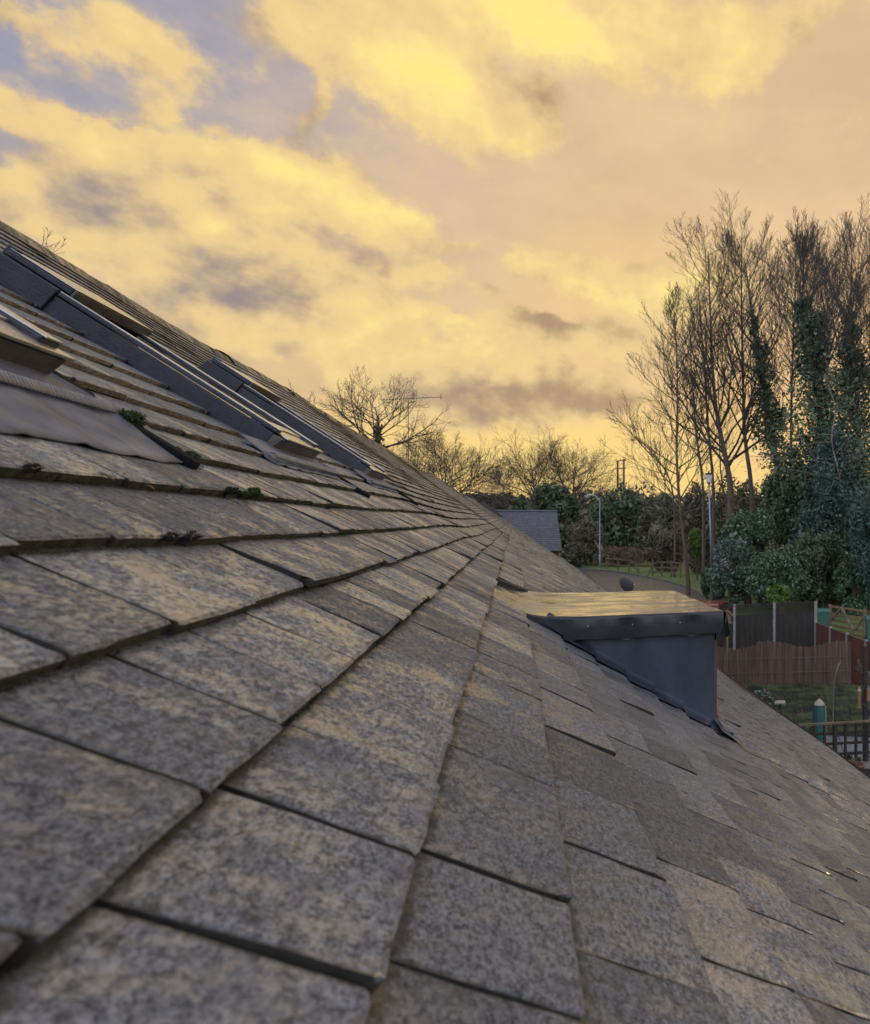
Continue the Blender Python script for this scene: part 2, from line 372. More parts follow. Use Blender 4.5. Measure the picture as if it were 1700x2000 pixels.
ROWU = {-5: -.470, -4: -.328, -3: -.190, -2: -.055, -1: .088, 0: .236, 1: .384, 2: .528}
KJ = {-1: [(.445, 1), (.61, 1), (.775, .3), (.985, .15), (1.245, .7), (1.555, .5), (1.83, .3), (2.22, .6)],
      0: [(.50, .2), (.66, 1.3), (.96, 1), (1.125, .3), (1.435, .35), (1.65, .2), (1.88, .4)],
      -2: [(.385, .5), (.56, .8), (.725, .5), (.87, .2), (1.03, 1), (1.24, .3)],
      -3: [(.66, .3), (.83, 1), (1.05, .3), (1.29, .4), (1.63, .9)],
      1: [(.62, .2), (.84, .9), (1.06, .15), (1.33, 1), (1.66, .6)],
      2: [(.47, .3), (.72, .6), (.95, .15), (1.15, .2), (1.36, .9), (1.55, .2), (1.78, .8)]}
def rows():
    k0 = -int((.095+GA-U_R)/GA); out = []
    for k in range(k0-1, 60):
        uf = ROWU.get(k, (.095+GA*(k+1)) if k < -5 else .528+GA*(k-2))
        if uf < U_R+.05: continue
        if uf > U_E+.02: break
        out.append((k, uf))
    return out

def build_tiles():
    TT = globals()['T']
    V = []; A = []; TN = []; Q = []; MI = []; nb = 0
    farV = []; farT = []
    TU = []
    def one_tile(uf, a0, b0):
        nonlocal nb, MI
        t = rnd.random(); T = TT-.0052*min(1, max(0, (-.9-uf)/.9))
        du = rnd.gauss(0, .0028) if a0 < 12 else rnd.gauss(0, .005); lift = abs(rnd.gauss(0, .0009)); tw = rnd.gauss(0, .0009)
        if rnd.random() < .05: lift += rnd.uniform(.002, .006); tw += rnd.gauss(0, .003)
        skew = rnd.gauss(0, .0018)
        if uf < -1.9: lift *= .5; tw *= .5
        u0, u1 = uf-GA*1.22, uf+du
        if a0 < 4.6 and uf > -3.2 and uf < 4.0:
            nu, nv = 7, 7
            su = np.array([0, .25, .5, .72, .9, .975, 1.]); sv = np.array([0, .03, .25, .5, .75, .97, 1.])
            SU, SV = np.meshgrid(su, sv, indexing='ij')
            uu = u0+(u1-u0)*SU + skew*(SV-.5)*SU; vv = a0+(b0-a0)*SV
            e = rng.normal(0, .0007, nv); e[0] -= abs(rng.normal(0, .0014)); e[-1] -= abs(rng.normal(0, .0014))
            uu[-1] += e; uu[-2] += e*.7
            if rnd.random() < .07:      # broken corner
                c = rnd.choice([0, -1]); dd = rnd.uniform(.008, .020); uu[-1, c] -= dd; uu[-2, c] -= dd*.6; vv[-1, c] += (.006 if c == 0 else -.006)
            side = rng.normal(0, .0007, nu); vv[:, 0] += side; vv[:, -1] += rng.normal(0, .0007, nu)
            nn = -T*(uf-uu)/GA + lift*SU + tw*(SV-.5)*2*SU + rng.normal(0, .0005, (nu, nv))
            nn[-1] -= .0022; nn[:, 0] -= .0010; nn[:, -1] -= .0010
            top = np.stack([uu, vv, nn], -1).reshape(-1, 3)
            idx = np.arange(nu*nv).reshape(nu, nv)
            fr = idx[-1]; lf = idx[:, 0]; rt = idx[:, -1]
            bot_fr = top[fr]-[0, 0, T*.93]; bot_lf = top[lf]-[0, 0, T]; bot_rt = top[rt]-[0, 0, T]
            bot_fr[:, 0] -= .0015
            pts = np.concatenate([top, bot_fr, bot_lf, bot_rt])
            o1 = nu*nv; o2 = o1+nv; o3 = o2+nu
            qs = [(idx[i, j], idx[i+1, j], idx[i+1, j+1], idx[i, j+1]) for i in range(nu-1) for j in range(nv-1)]
            ms = [0]*len(qs)
            qs += [(fr[j], o1+j, o1+j+1, fr[j+1]) for j in range(nv-1)]; ms += [1]*(nv-1)
            qs += [(lf[i], o2+i, o2+i+1, lf[i+1]) for i in range(nu-1)]; ms += [2]*(nu-1)
            qs += [(rt[i], rt[i+1], o3+i+1, o3+i) for i in range(nu-1)]; ms += [2]*(nu-1)
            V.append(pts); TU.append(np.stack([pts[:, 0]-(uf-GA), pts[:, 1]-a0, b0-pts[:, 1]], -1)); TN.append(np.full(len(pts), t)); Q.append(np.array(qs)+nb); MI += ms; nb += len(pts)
        else:
            n1 = lift+tw; n2 = lift-tw
            nt = -T*1.22
            pts = np.array([(u0, a0, nt), (u1, a0, n1), (u1+skew, b0, n2), (u0, b0, nt),
                            (u1-.003, a0, n1-T*.74), (u1+skew-.003, b0, n2-T*.74), (u0, a0, nt-T), (u0, b0, nt-T)])
            qs = np.array([(0, 1, 2, 3), (1, 4, 5, 2), (0, 6, 4, 1), (3, 2, 5, 7)])
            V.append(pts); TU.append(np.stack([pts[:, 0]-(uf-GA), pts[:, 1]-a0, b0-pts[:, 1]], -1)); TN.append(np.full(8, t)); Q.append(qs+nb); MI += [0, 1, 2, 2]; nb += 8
    for k, uf in rows():
        # joints along this course
        js = []
        v = V0 + rnd.uniform(0, .15)
        known = KJ.get(k, [])
        while v < V1:
            if known and v > known[0][0]-.30 and v < known[-1][0]:
                for q in known: js.append(q)
                v = known[-1][0]; known = []
            else: js.append((v, rnd.choice([.1, .15, .2, .25, .35, .6, 1.0]) if v < 8 else rnd.choice([.2, .5, 1., 1.6])))
            v += rnd.uniform(.125, .215)
        js.append((V1, 0))
        for i in range(len(js)-1):
            va, vb = js[i][0], js[i+1][0]
            if vb-va < .02: continue
            ga, gb = js[i][1]*.0046+.0014, js[i+1][1]*.0046+.0014
            a0, b0 = va+ga*.5, vb-gb*.5
            for a0, b0 in trim(uf-.05, a0, b0): one_tile(uf, a0, b0)
    V = np.concatenate(V); TU = np.concatenate(TU); TN = np.concatenate(TN); Q = np.concatenate(Q)
    ruv = V.copy()
    V[:, 2] += und(V[:, 0], V[:, 1])
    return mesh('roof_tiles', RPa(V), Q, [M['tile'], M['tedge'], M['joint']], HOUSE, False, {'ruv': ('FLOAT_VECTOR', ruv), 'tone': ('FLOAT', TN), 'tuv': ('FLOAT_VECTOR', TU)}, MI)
tiles = build_tiles()

# deck under the tiles (follows the same unevenness), back slope, walls
def deck():
    us = np.linspace(U_R, U_E, 30); vs = np.concatenate([np.linspace(V0, 10, 90), np.linspace(10.5, V1-.02, 80)])
    Ug, Vg = np.meshgrid(us, vs, indexing='ij'); a = np.stack([Ug, Vg, und(Ug, Vg)-.034], -1).reshape(-1, 3)
    i = np.arange(len(us)*len(vs)).reshape(len(us), len(vs))
    Q = np.stack([i[:-1, :-1], i[1:, :-1], i[1:, 1:], i[:-1, 1:]], -1).reshape(-1, 4)
    mesh('roof_deck', RPa(a), Q, M['under'], HOUSE)
deck()
RX, RZ = RP(U_R, 0, .066)[0], RP(U_R, 0, .066)[2]
EX, EZ = RP(U_E, 0)[0], RP(U_E, 0)[2]
def back_and_walls():
    half = EX-RX
    m = MB()
    nr = 74
    for i in range(nr):          # back slope in stepped courses
        f0, f1 = i/nr, (i+1)/nr
        a = np.array([RX-half*f0, V0, RZ-(RZ-EZ)*f0-.02]); b = np.array([RX-half*f1, V0, RZ-(RZ-EZ)*f1-.005])
        L = np.array([0, V1-V0, 0])
        m.add([a, b, b+L, a+L], [(0, 3, 2, 1)])
    o = m.build('rear_roof_slope', M['edge'], HOUSE)
    w = MB()
    x0, x1 = RX-half+.5, EX-.5
    ztop = EZ+.5*SN/CS-.08
    w.box((x0, V0+.3, -.5), (.25, 0, 0), (0, V1-V0-.6, 0), (0, 0, ztop+.5)); w.box((x1-.25, V0+.3, -.5), (.25, 0, 0), (0, V1-V0-.6, 0), (0, 0, ztop+.5))
    for yy in (V0+.3, V1-.55):
        w.add([(x0+.25, yy, -.5), (x1-.25, yy, -.5), (x1-.25, yy, ztop), (RX, yy, RZ-.15), (x0+.25, yy, ztop), (x0+.25, yy+.25, -.5), (x1-.25, yy+.25, -.5), (x1-.25, yy+.25, ztop), (RX, yy+.25, RZ-.15), (x0+.25, yy+.25, ztop)],
              [(0, 1, 2, 3, 4), (9, 8, 7, 6, 5), (0, 5, 6, 1), (1, 6, 7, 2), (2, 7, 8, 3), (3, 8, 9, 4), (4, 9, 5, 0)])
    w.build('wall', M['brick'], HOUSE)
back_and_walls()

def ridge():
    V = []; Q = []; RU = []; TN = []; nb = 0
    v = V0
    while v < V1:
        L = .44; dz = rnd.gauss(0, .003); dx = rnd.gauss(0, .004); t = rnd.uniform(.3, .9)
        un = float(und(U_R, v+L/2))-.066
        prof = [(-.178, -.150), (-.12, -.062), (-.05, -.012), (0, .004), (.05, -.012), (.12, -.062), (.178, -.150)]
        for yy in (v+.001, v+.05, v+L-.05, v+L-.001):
            for (px_, pz_) in prof:
                V.append((RX+px_+dx+rnd.gauss(0, .003), yy, RZ+pz_-.004+dz+un*CS+rnd.gauss(0, .003))); RU.append((px_, yy, 0)); TN.append(t)
        for i in range(3):
            for j in range(6):
                Q.append((nb+i*7+j, nb+i*7+j+1, nb+(i+1)*7+j+1, nb+(i+1)*7+j))
        nb += 28; v += L
    mesh('ridge_tiles', np.array(V), np.array(Q), M['tile'], HOUSE, False, {'ruv': ('FLOAT_VECTOR', RU), 'tone': ('FLOAT', TN)})
ridge()

def verge_and_gutter():
    m = MB()
    us = np.linspace(U_R-.05, U_E, 26)
    for i in range(25):
        a, b = us[i], us[i+1]
        hh = .30 if i < 12 else .05
        na, nb_ = float(und(a, V1))+hh, float(und(b, V1))+hh
        m.hexa([RP(a, V1-.02, -.3), RP(b, V1-.02, -.3), RP(b, V1+.09, -.3), RP(a, V1+.09, -.3), RP(a, V1-.02, na), RP(b, V1-.02, nb_), RP(b, V1+.09, nb_), RP(a, V1+.09, na)])
    m.build('barge_board', M['gutter'], HOUSE)
    g = MB(); V = []; Q = []
    c = RP(U_E, 0)+np.array([.045, 0, -.045]); r = .057; n = 9
    ys = [V0, V1]
    for yy in ys:
        for rr in (r, r-.005):
            for k in range(n):
                t = math.pi+math.pi*k/(n-1); V.append((c[0]+rr*math.cos(t), yy, c[2]+rr*math.sin(t)+.02))
    for k in range(n-1):
        Q.append((k, k+1, 2*n+k+1, 2*n+k)); Q.append((n+k+1, n+k, 3*n+k, 3*n+k+1))
    Q.append((0, 2*n, 3*n, n)); Q.append((n-1, 2*n-1, 4*n-1, 3*n-1))
    go = mesh('gutter', np.array(V), Q, M['gutter'], HOUSE)
    b0 = None
    for i in range(64):
        yy = .6+i*1.05
        b = MB(); b.box((c[0]+r-.012, yy, c[2]+.008), (.022, 0, 0), (0, .035, 0), (0, 0, .02)); b.bar((c[0]-r, yy+.017, c[2]-.045), (c[0]+r, yy+.017, c[2]-.045), .03, .012)
        b.build('gutter_bracket', M['capping'], go)
    f = MB(); f.box((c[0]-r-.03, V0, c[2]-.14), (.022, 0, 0), (0, V1-V0, 0), (0, 0, .16)); f.build('fascia_board', M['brown'], HOUSE)
verge_and_gutter()

# roof windows -----------------------------------------------------------------
def rbox(m, u0, u1, v0, v1, n0, n1, mi=0, tu=0.):
    m.hexa([RP(u0, v0, n0), RP(u1, v0, n0), RP(u1, v1, n0), RP(u0, v1, n0), RP(u0+tu, v0, n1), RP(u1-tu*0, v0, n1), RP(u1-tu*0, v1, n1), RP(u0+tu, v1, n1)], mi)
ROWF = [uf for _, uf in rows()]
def tile_n(u):
    f = min((q for q in ROWF if q >= u-1e-6), default=u); return -T*(f-u)/GA
def skylight(v0, v1):
    t, b = SK_T, SK_B
    n0 = float(und(-1.2, (v0+v1)/2)); H = .052+n0; K = .070+n0
    f = MB()
    rbox(f, t+.05, b, v0, v0+.03, -.03, H); rbox(f, t+.05, b, v1-.03, v1, -.03, H)     # side kerbs
    rbox(f, t, t+.05, v0, v1, -.03, H)
    fr = f.build('roof_window', M['metal'], HOUSE, bevel=.003)
    g = MB(); rbox(g, t+.08, b-.05, v0+.03, v1-.03, n0+.02, n0+.05); g.build('glass', M['glass'], fr)
    for (a, c) in ((v0-.004, v0+.040), (v1-.055, v1+.004)):
        s = MB(); rbox(s, t+.20, b+.006, a, c, H+.004, K); s.build('side_capping', M['metal'], fr, bevel=.003)
        s = MB(); rbox(s, t+.20, b+.010, a+.004, c-.004, K, K+.004); s.build('capping_rim', M['capping'], fr, bevel=.0015)
    s = MB(); rbox(s, b-.10, b-.045, v0+.038, v1-.038, H-.01, K-.004); s.build('sash_rail', M['capping'], fr, bevel=.004)
    # front apron face, leaning, with a lip
    s = MB()
    s.hexa([RP(b, v0+.002, -.03), RP(b+.02, v0+.002, -.03), RP(b+.02, v1-.002, -.03), RP(b, v1-.002, -.03), RP(b-.02, v0+.002, H-.002), RP(b+.034, v0+.002, H-.002), RP(b+.034, v1-.002, H-.002), RP(b-.02, v1-.002, H-.002)])
    fo = s.build('front_face', M['lit_front'], fr, bevel=.003)
    s = MB(); rbox(s, b-.045, b+.040, v0+.038, v1+.004, H, H+.008); s.build('front_lip', M['capping'], fo, bevel=.003)
    # hood over the upper end
    s = MB(); rbox(s, t-.02, t+.20, v0-.012, v1+.012, -.01, K+.006, 0, .02); ho = s.build('hood', M['metal'], fr, bevel=.004)
    s = MB(); rbox(s, t+.005, t+.215, v0+.02, v1+.016, K+.008, K+.030, 0, .012); s.build('hood_cover', M['metal'], ho, bevel=.004)
    s = MB(); rbox(s, t+.2155, t+.2255, v0+.022, v1+.016, H+.012, K+.030); s.build('hood_front', M['lit_front'], ho, bevel=.003)
    s = MB(); rbox(s, t+.01, t+.225, v0+.021, v1+.015, K+.031, K+.034); s.build('hood_rim', M['capping'], ho, bevel=.0015)
    s = MB(); rbox(s, t+.0, t+.03, v0+.022, v0+.05, K+.007, K+.042); s.build('hinge_tab', M['metal'], ho, bevel=.003)
    # black side channel on the far side and its foam wedge
    s = MB(); rbox(s, t+.3, b+.28, v1+.004, v1+.085, -.03, -.014+n0); s.build('side_channel', M['black'], fr)
    s = MB(); rbox(s, b-.16, b+.07, v1+.046, v1+.086, -.02, .014+n0); rbox(s, b+.078, b+.285, v1+.042, v1+.084, -.02, .008+n0); s.build('foam_seal', M['black'], fr, bevel=.008)
    # lead apron below the window
    ap = []; nu, nv = 14, 40
    ue = b+(.275 if v0 < 2 else .15)
    for i in range(nu):
        for j in range(nv):
            vv = v0-.28+(v1-v0+.42)*j/(nv-1); fu = i/(nu-1)
            end = ue+.005*math.sin(vv*13)+.002*math.sin(vv*31+1)
            uu = b+.004+(end-b-.004)*fu
            if vv > v1+.02: uu = b+.09+(end-b-.09)*fu
            ap.append((uu, vv, float(und(uu, vv))+tile_n(b+.275 if v0 < 2 else uu)*fu+.005+.011*(1-fu)**2+.0012*math.sin(vv*40+fu*2)*fu+.0045*max(0, 1-abs(((vv*7+fu*.8) % 1)-.5)*9)*fu))
    i = np.arange(nu*nv).reshape(nu, nv); Q = np.stack([i[:-1, :-1], i[1:, :-1], i[1:, 1:], i[:-1, 1:]], -1).reshape(-1, 4)
    ao = mesh('lead_apron', RPa(np.array(ap)), Q, M['lead'], fr, True)
    sm = ao.modifiers.new('thick', 'SOLIDIFY'); sm.thickness = .003; sm.offset = -1
    # ribbed strip across the apron
    m = MB(); n = int((v1-v0+.36)/.0105)
    for k in range(n):
        vv = v0-.26+k*.0105
        m.tube([RP(b+.10, vv, n0+.012), RP(b+.113, vv+.0015, n0+.019), RP(b+.128, vv+.003, n0+.009)], .0036, 6)
    m.build('ribbed_strip', M['ribs'], ao, True)
    return fr
for a, b in SKY: skylight(a, b)

# dormer ------------------------------------------------------------------------
def dormer():
    y0, y1 = 2.86, 3.80; zt = ZC-.358; zf = ZC-.452; xf = RP(1.13, 0)[0]
    s = MB()
    xb = RP(.30, 0)[0]; zr = lambda x: ZC-.205*HC/.25-(x-FOOT[0])*SN/CS-.0
    zr = lambda x: FOOT[2]-(x-FOOT[0])*SN/CS
    zlow = lambda x: zr(x)-.06
    # body: wedge between the slope and the flat roof
    s.hexa([(xb, y0, zlow(xb)), (xf, y0, zlow(xf)), (xf, y1, zlow(xf)), (xb, y1, zlow(xb)), (xb, y0, zf+.03), (xf, y0, zf+.03), (xf, y1, zf+.03), (xb, y1, zf+.03)])
    d = s.build('dormer', M['cheek'], HOUSE, bevel=.008)
    # flat roof, its skin turned down over the edge
    def sheet_z(x):
        q = zr(x)-.019-zt; return zt+.5*(q+math.sqrt(q*q+.0022))-.004
    f = MB(); xo = xf+.028; yo0, yo1 = y0-.022, y1+.02; xl = RP(.05, 0)[0]
    nx, ny = 34, 22; V = []
    for i in range(nx):
        for j in range(ny):
            fx, fy = i/(nx-1), j/(ny-1)
            xx = xl+(xo-xl)*fx; yy = yo0+(yo1-yo0)*fy
            zz = max(zt, zr(xx)+.010) if True else zt
            q = zr(xx)-.019-zt; zz = zt+.5*(q+math.sqrt(q*q+.0022))-.004
            zz += .0006*math.sin(xx*21+1)*math.sin(yy*17)+.0003*math.sin(xx*47+yy*31)
            if j == ny-1 and xx < .3: zz += .004*(1-fx)
            V.append((xx, yy, zz))
    ix = np.arange(nx*ny).reshape(nx, ny); Q = np.stack([ix[:-1, :-1], ix[1:, :-1], ix[1:, 1:], ix[:-1, 1:]], -1).reshape(-1, 4).tolist()
    fl = mesh('flat_roof', np.array(V), Q, M['rubber'], d, True)
    def apron(name, p0, p1, out, zt_, zb, wob):
        V = []; n = 40; prof = [(-.006, .0), (.006, -.001), (.009, -.004), (.010, -.012), (.011, -.05), (.009, -.080), (.0085, zb-zt_+.004), (.008, zb-zt_), (.004, zb-zt_), (-.03, zb-zt_+.004)]
        for i in range(n):
            fr_ = i/(n-1)
            for k, (o_, z_) in enumerate(prof):
                b = p0+(p1-p0)*fr_; zs = sheet_z(b[0]); ze_ = max(zf, zr(b[0])-.03); kz = max(.05, (zs-ze_)/(zt-zf)); b[2] = zs
                w = wob*math.sin(fr_*19+1)*(.3+k*.12)+wob*.6*math.sin(fr_*43)
                V.append(b+out*(o_+w*(1 if 2 < k < 8 else 0))+np.array([0, 0, z_*kz+(w*.8 if k > 4 else 0)]))
        m_ = len(prof)
        Q = [(i*m_+k, i*m_+k+1, (i+1)*m_+k+1, (i+1)*m_+k) for i in range(n-1) for k in range(m_-1)]
        return mesh(name, np.array(V), Q, M['fascia'], d, True)
    xs = RP(.13, 0)[0]
    apron('side_fascia', np.array([xs, yo0, zt]), np.array([xo, yo0, zt]), np.array([0, -1., 0]), zt, zf, .0035)
    apron('front_fascia', np.array([xo, yo0, zt]), np.array([xo, yo1, zt]), np.array([1., 0, 0]), zt, zf, .0035)
    apron('side_fascia', np.array([xo, yo1, zt]), np.array([xs, yo1, zt]), np.array([0, 1., 0]), zt, zf, .0035)
    for x in (.27, .44, .63):
        m = MB(); q = np.array([x, yo0-.0135, zt-.040+.003*math.sin(x*30)]); m.tube([q, q+[0, -.002, 0]], .0024, 8); m.build('fixing', M['capping'], d)
    # folded corner ear
    c = MB(); cx = np.array([xo+.012, yo0-.012, zt-.012])
    c.add([cx, cx+[.018, .004, -.085], cx+[.030, .05, -.075], cx+[.004, .05, -.004], cx+[-.02, -.004, -.09], cx+[.006, .012, -.10]], [(0, 4, 5, 1), (0, 1, 2, 3), (1, 5, 2)])
    c.build('folded_corner', M['fascia'], d, True)
    # window in the front of the dormer, with its frame
    w = MB()
    zb = zr(xf)+.05
    for (a, b) in ((y0+.03, y0+.07), (y1-.07, y1-.03), ((y0+y1)/2-.02, (y0+y1)/2+.02)): w.box((xf-.005, a, zb), (.022, 0, 0), (0, b-a, 0), (0, 0, zf-zb))
    w.box((xf-.006, y0+.03, zb-.03), (.030, 0, 0), (0, y1-y0-.06, 0), (0, 0, .03)); w.box((xf-.006, y0+.03, zf-.035), (.020, 0, 0), (0, y1-y0-.06, 0), (0, 0, .04))
    wo = w.build('dormer_window', M['brown'], d)
    g = MB(); g.box((xf+.001, y0+.07, zb), (.006, 0, 0), (0, y1-y0-.14, 0), (0, 0, zf-zb-.03)); g.build('pane', M['glass'], wo)
    # lead flashing lapping from the cheek on to the tiles, wavy edge
    n = 160; V = []
    for i in range(n):
        fr_ = i/(n-1); u = .30+(1.235-.30)*fr_
        wd = .045+.055*math.sin(min(1, fr_*1.15)*math.pi)+.008*math.sin(u*38)+.006*math.sin(u*83+1)
        if fr_ > .9: wd *= (1-(fr_-.9)*6)
        yy = y0+.004 if u < 1.13 else y0+.004+(u-1.13)*.55
        nl = .004+(.012 if fr_ > .93 else 0)
        up = .05 if u < 1.12 else .05*max(0, 1-(u-1.12)*9)
        for (dv, dn) in ((.0, up), (-.004, up*.4+.008), (-.02, .008+nl), (-wd*.6, .0055+nl), (-wd, .003+nl*.6)): V.append((u+dv*.15, yy+dv, dn+.001+tile_n(u+dv*.15)*.8))
    Q = [(i*5+k, i*5+k+1, (i+1)*5+k+1, (i+1)*5+k) for i in range(n-1) for k in range(4)]
    fo = mesh('lead_flashing', RPa(np.array(V)), Q, M['cheek'], d, True)
    # apron in front of the dormer
    n = 24; V = []
    for i in range(n):
        v = y0-.03+(y1-y0+.06)*i/(n-1)
        for k, (u, nn) in enumerate(((1.10, .03), (1.15, .012), (1.22, .008), (1.285+.006*math.sin(v*37), .004))): V.append((u, v, nn+float(und(u, v))))
    Q = [(i*4+k, i*4+k+1, (i+1)*4+k+1, (i+1)*4+k) for i in range(n-1) for k in range(3)]
    mesh('front_apron', RPa(np.array(V)), Q, M['lead'], d, True)
    # dark strip standing in for gap shade where the skin runs under the tiles
    u_ = MB(); u_.hexa([RP(.085, 3.44, -.02), RP(.10, 3.40, -.02), RP(.34, 4.02, -.02), RP(.32, 4.06, -.02), RP(.085, 3.44, .010), RP(.10, 3.40, .010), RP(.34, 4.02, .010), RP(.32, 4.06, .016)])
    u_.build('gap_shade', M['under'], d)
dormer()

# ================================================================== the surroundings
GREEN = {}
def leafmat(name, c1, c2, c3=None, rough=.55, trans=.25):
    m = bpy.data.materials.new(name); m.use_nodes = True; N = NT(m.node_tree); b = N.n['Principled BSDF']
    at = N.new('ShaderNodeAttribute', attribute_name='tone').outputs['Fac']
    co = N.new('ShaderNodeTexCoord').outputs['Object']
    big = N.noise(co, .55, 3, .6)
    f = N.m('ADD', N.m('MULTIPLY', at, .6), N.m('MULTIPLY', N.ramp(big, .3, .7), .4))
    col = N.mix(N.ramp(f, .15, .85), (*c1, 1), (*c2, 1))
    if c3: col = N.mix(N.ramp(at, .88, .97), col, (*c3, 1))
    N.put(col, b.inputs['Base Color']); b.inputs['Roughness'].default_value = rough
    b.inputs['Specular IOR Level'].default_value = .4
    return m
M['bark'] = mat('grey_brown_bark', (.085, .064, .048), (.14, .108, .08), 6, .9, bump=.5, bsc=20, stretch=(1, 1, .3))
M['barkpale'] = mat('pale_bark', (.20, .175, .14), (.12, .10, .08), 5, .85, bump=.4, bsc=20, stretch=(1, 1, .4))
M['barktan'] = mat('tan_bark', (.13, .085, .05), (.09, .06, .04), 4, .85, bump=.4, bsc=20, stretch=(1, 1, .3))
M['twig'] = mat('dark_twig', (.052, .045, .038), (.080, .068, .055), 3, .9)
M['ivy'] = leafmat('ivy_leaf', (.042, .066, .034), (.088, .122, .062), (.14, .17, .11), .45)
M['dkgreen'] = leafmat('dark_evergreen_leaf', (.042, .066, .032), (.098, .13, .062))
M['bluegreen'] = leafmat('blue_green_needle', (.034, .064, .052), (.080, .122, .096))
M['laurel'] = leafmat('glossy_laurel_leaf', (.042, .082, .038), (.098, .155, .078), (.19, .24, .18), .33)
M['silver'] = leafmat('silvery_green_leaf', (.066, .105, .072), (.145, .19, .145), (.29, .33, .29), .35)
M['bright'] = leafmat('bright_green_leaf', (.06, .11, .018), (.13, .20, .035))
M['brownhedge'] = leafmat('brown_winter_hedge', (.095, .080, .052), (.165, .138, .092))
M['olive'] = leafmat('olive_hedge', (.078, .082, .044), (.135, .135, .072))
M['bramble'] = leafmat('dry_bramble', (.12, .075, .05), (.20, .13, .09))
M['grass'] = mat('winter_grass', (.055, .085, .018), (.095, .125, .030), 1.5, .95, bump=.6, bsc=30, c3=(.075, .065, .03))
M['mossbank'] = mat('mossy_stone', (.024, .026, .016), (.068, .080, .030), 2.2, .95, bump=1, bsc=26, c3=(.022, .022, .018), stretch=(1, 1, 5))
M['asphalt'] = mat('damp_asphalt', (.050, .052, .058), (.065, .066, .07), 2, .38, .6, bump=.3, bsc=80)
M['kerb'] = mat('concrete_kerb', (.16, .15, .14), (.10, .095, .09), 3, .85)
M['paving'] = mat('grey_paving', (.20, .20, .20), (.13, .13, .135), 2.2, .6)
M['galv'] = mat('galvanised_steel', (.24, .28, .33), (.19, .22, .27), 4, .5, metal=.3)
M['lampglass'] = mat('lamp_diffuser', (.55, .55, .52), None, 5, .3)
M['oldwood'] = mat('weathered_rail_wood', (.17, .14, .09), (.11, .09, .055), 7, .85, stretch=(1, 1, .3))
M['gatewood'] = mat('golden_gate_wood', (.22, .15, .075), (.15, .10, .05), 7, .8)
M['darkwood'] = mat('dark_stained_wood', (.022, .018, .016), (.036, .028, .024), 9, .8, stretch=(1, 1, .2))
M['redwood'] = mat('red_brown_stained_boards', (.115, .042, .028), (.075, .028, .02), 5, .75, stretch=(1, 1, .15))
M['reed'] = mat('brown_reed_screen', (.165, .105, .075), (.085, .050, .038), 9, .9, stretch=(4, 4, .12), c3=(.07, .05, .038))
M['concrete'] = mat('concrete_post', (.26, .26, .25), (.18, .18, .17), 6, .85)
M['binplastic'] = mat('green_bin_plastic', (.035, .105, .085), (.045, .12, .098), 4, .45)
M['canvas'] = mat('green_canvas', (.012, .075, .068), (.018, .095, .085), 5, .6, stretch=(3, 3, .4))
M['cream'] = mat('cream_cloth', (.36, .31, .24), None, 6, .8)
M['terracotta'] = mat('terracotta', (.30, .10, .05), (.22, .075, .04), 8, .7)
M['slate'] = mat('blue_grey_slate', (.060, .063, .078), (.095, .098, .115), 3, .42, .6, bump=.2, bsc=40)
M['redpaint'] = mat('red_car_paint', (.30, .012, .018), None, 4, .18, spec=.6, coat=1)
M['tyre'] = mat('tyre_rubber', (.015, .015, .015), None, 6, .8)
M['dish'] = mat('grey_dish', (.085, .082, .078), (.11, .105, .10), 7, .5)
M['hill'] = mat('winter_hillside', (.055, .050, .030), (.075, .065, .040), .05, 1., c3=(.05, .06, .028))
M['feeder'] = mat('seed_feeder', (.30, .17, .10), (.24, .12, .06), 30, .5)
M['bird'] = mat('dark_feathers', (.018, .016, .018), None, 30, .7)

def dist_axis(x, y): return x*FW[0]+y*FW[1]
def terrain(x, y):
    d = x*FW[0]+y*FW[1]; a = np.clip((d-25.5)/9., 0, 1); a = a*a*(3-2*a)
    h = np.clip((d-150)/190., 0, 1); h = h*h*(3-2*h)
    side = .75+.25*np.sin(x*.011+1.)+.10*np.sin(x*.031)
    return a*1.0+h*13.5*side
def ground():
    q = np.concatenate([-np.geomspace(1500, 60, 22), np.linspace(-50, 110, 110), np.geomspace(116, 1800, 42)])
    A, B = np.meshgrid(np.concatenate([-np.geomspace(1500, 45, 24), np.linspace(-40, 40, 60), np.geomspace(45, 1500, 24)]), q, indexing='ij')
    X = RT[0]*A+FW[0]*B; Y = RT[1]*A+FW[1]*B
    V = np.stack([X, Y, terrain(X, Y)], -1).reshape(-1, 3); n, m_ = A.shape
    i = np.arange(n*m_).reshape(n, m_); Q = np.stack([i[:-1, :-1], i[1:, :-1], i[1:, 1:], i[:-1, 1:]], -1).reshape(-1, 4)
    d = V[:, 0]*FW[0]+V[:, 1]*FW[1]
    fd = d[Q].mean(1)
    o = mesh('ground', V, Q, [M['grass'], M['hill'], M['paving']], None, True, None, (fd > 140).astype(int))
    tag(o, kind='structure')
ground()

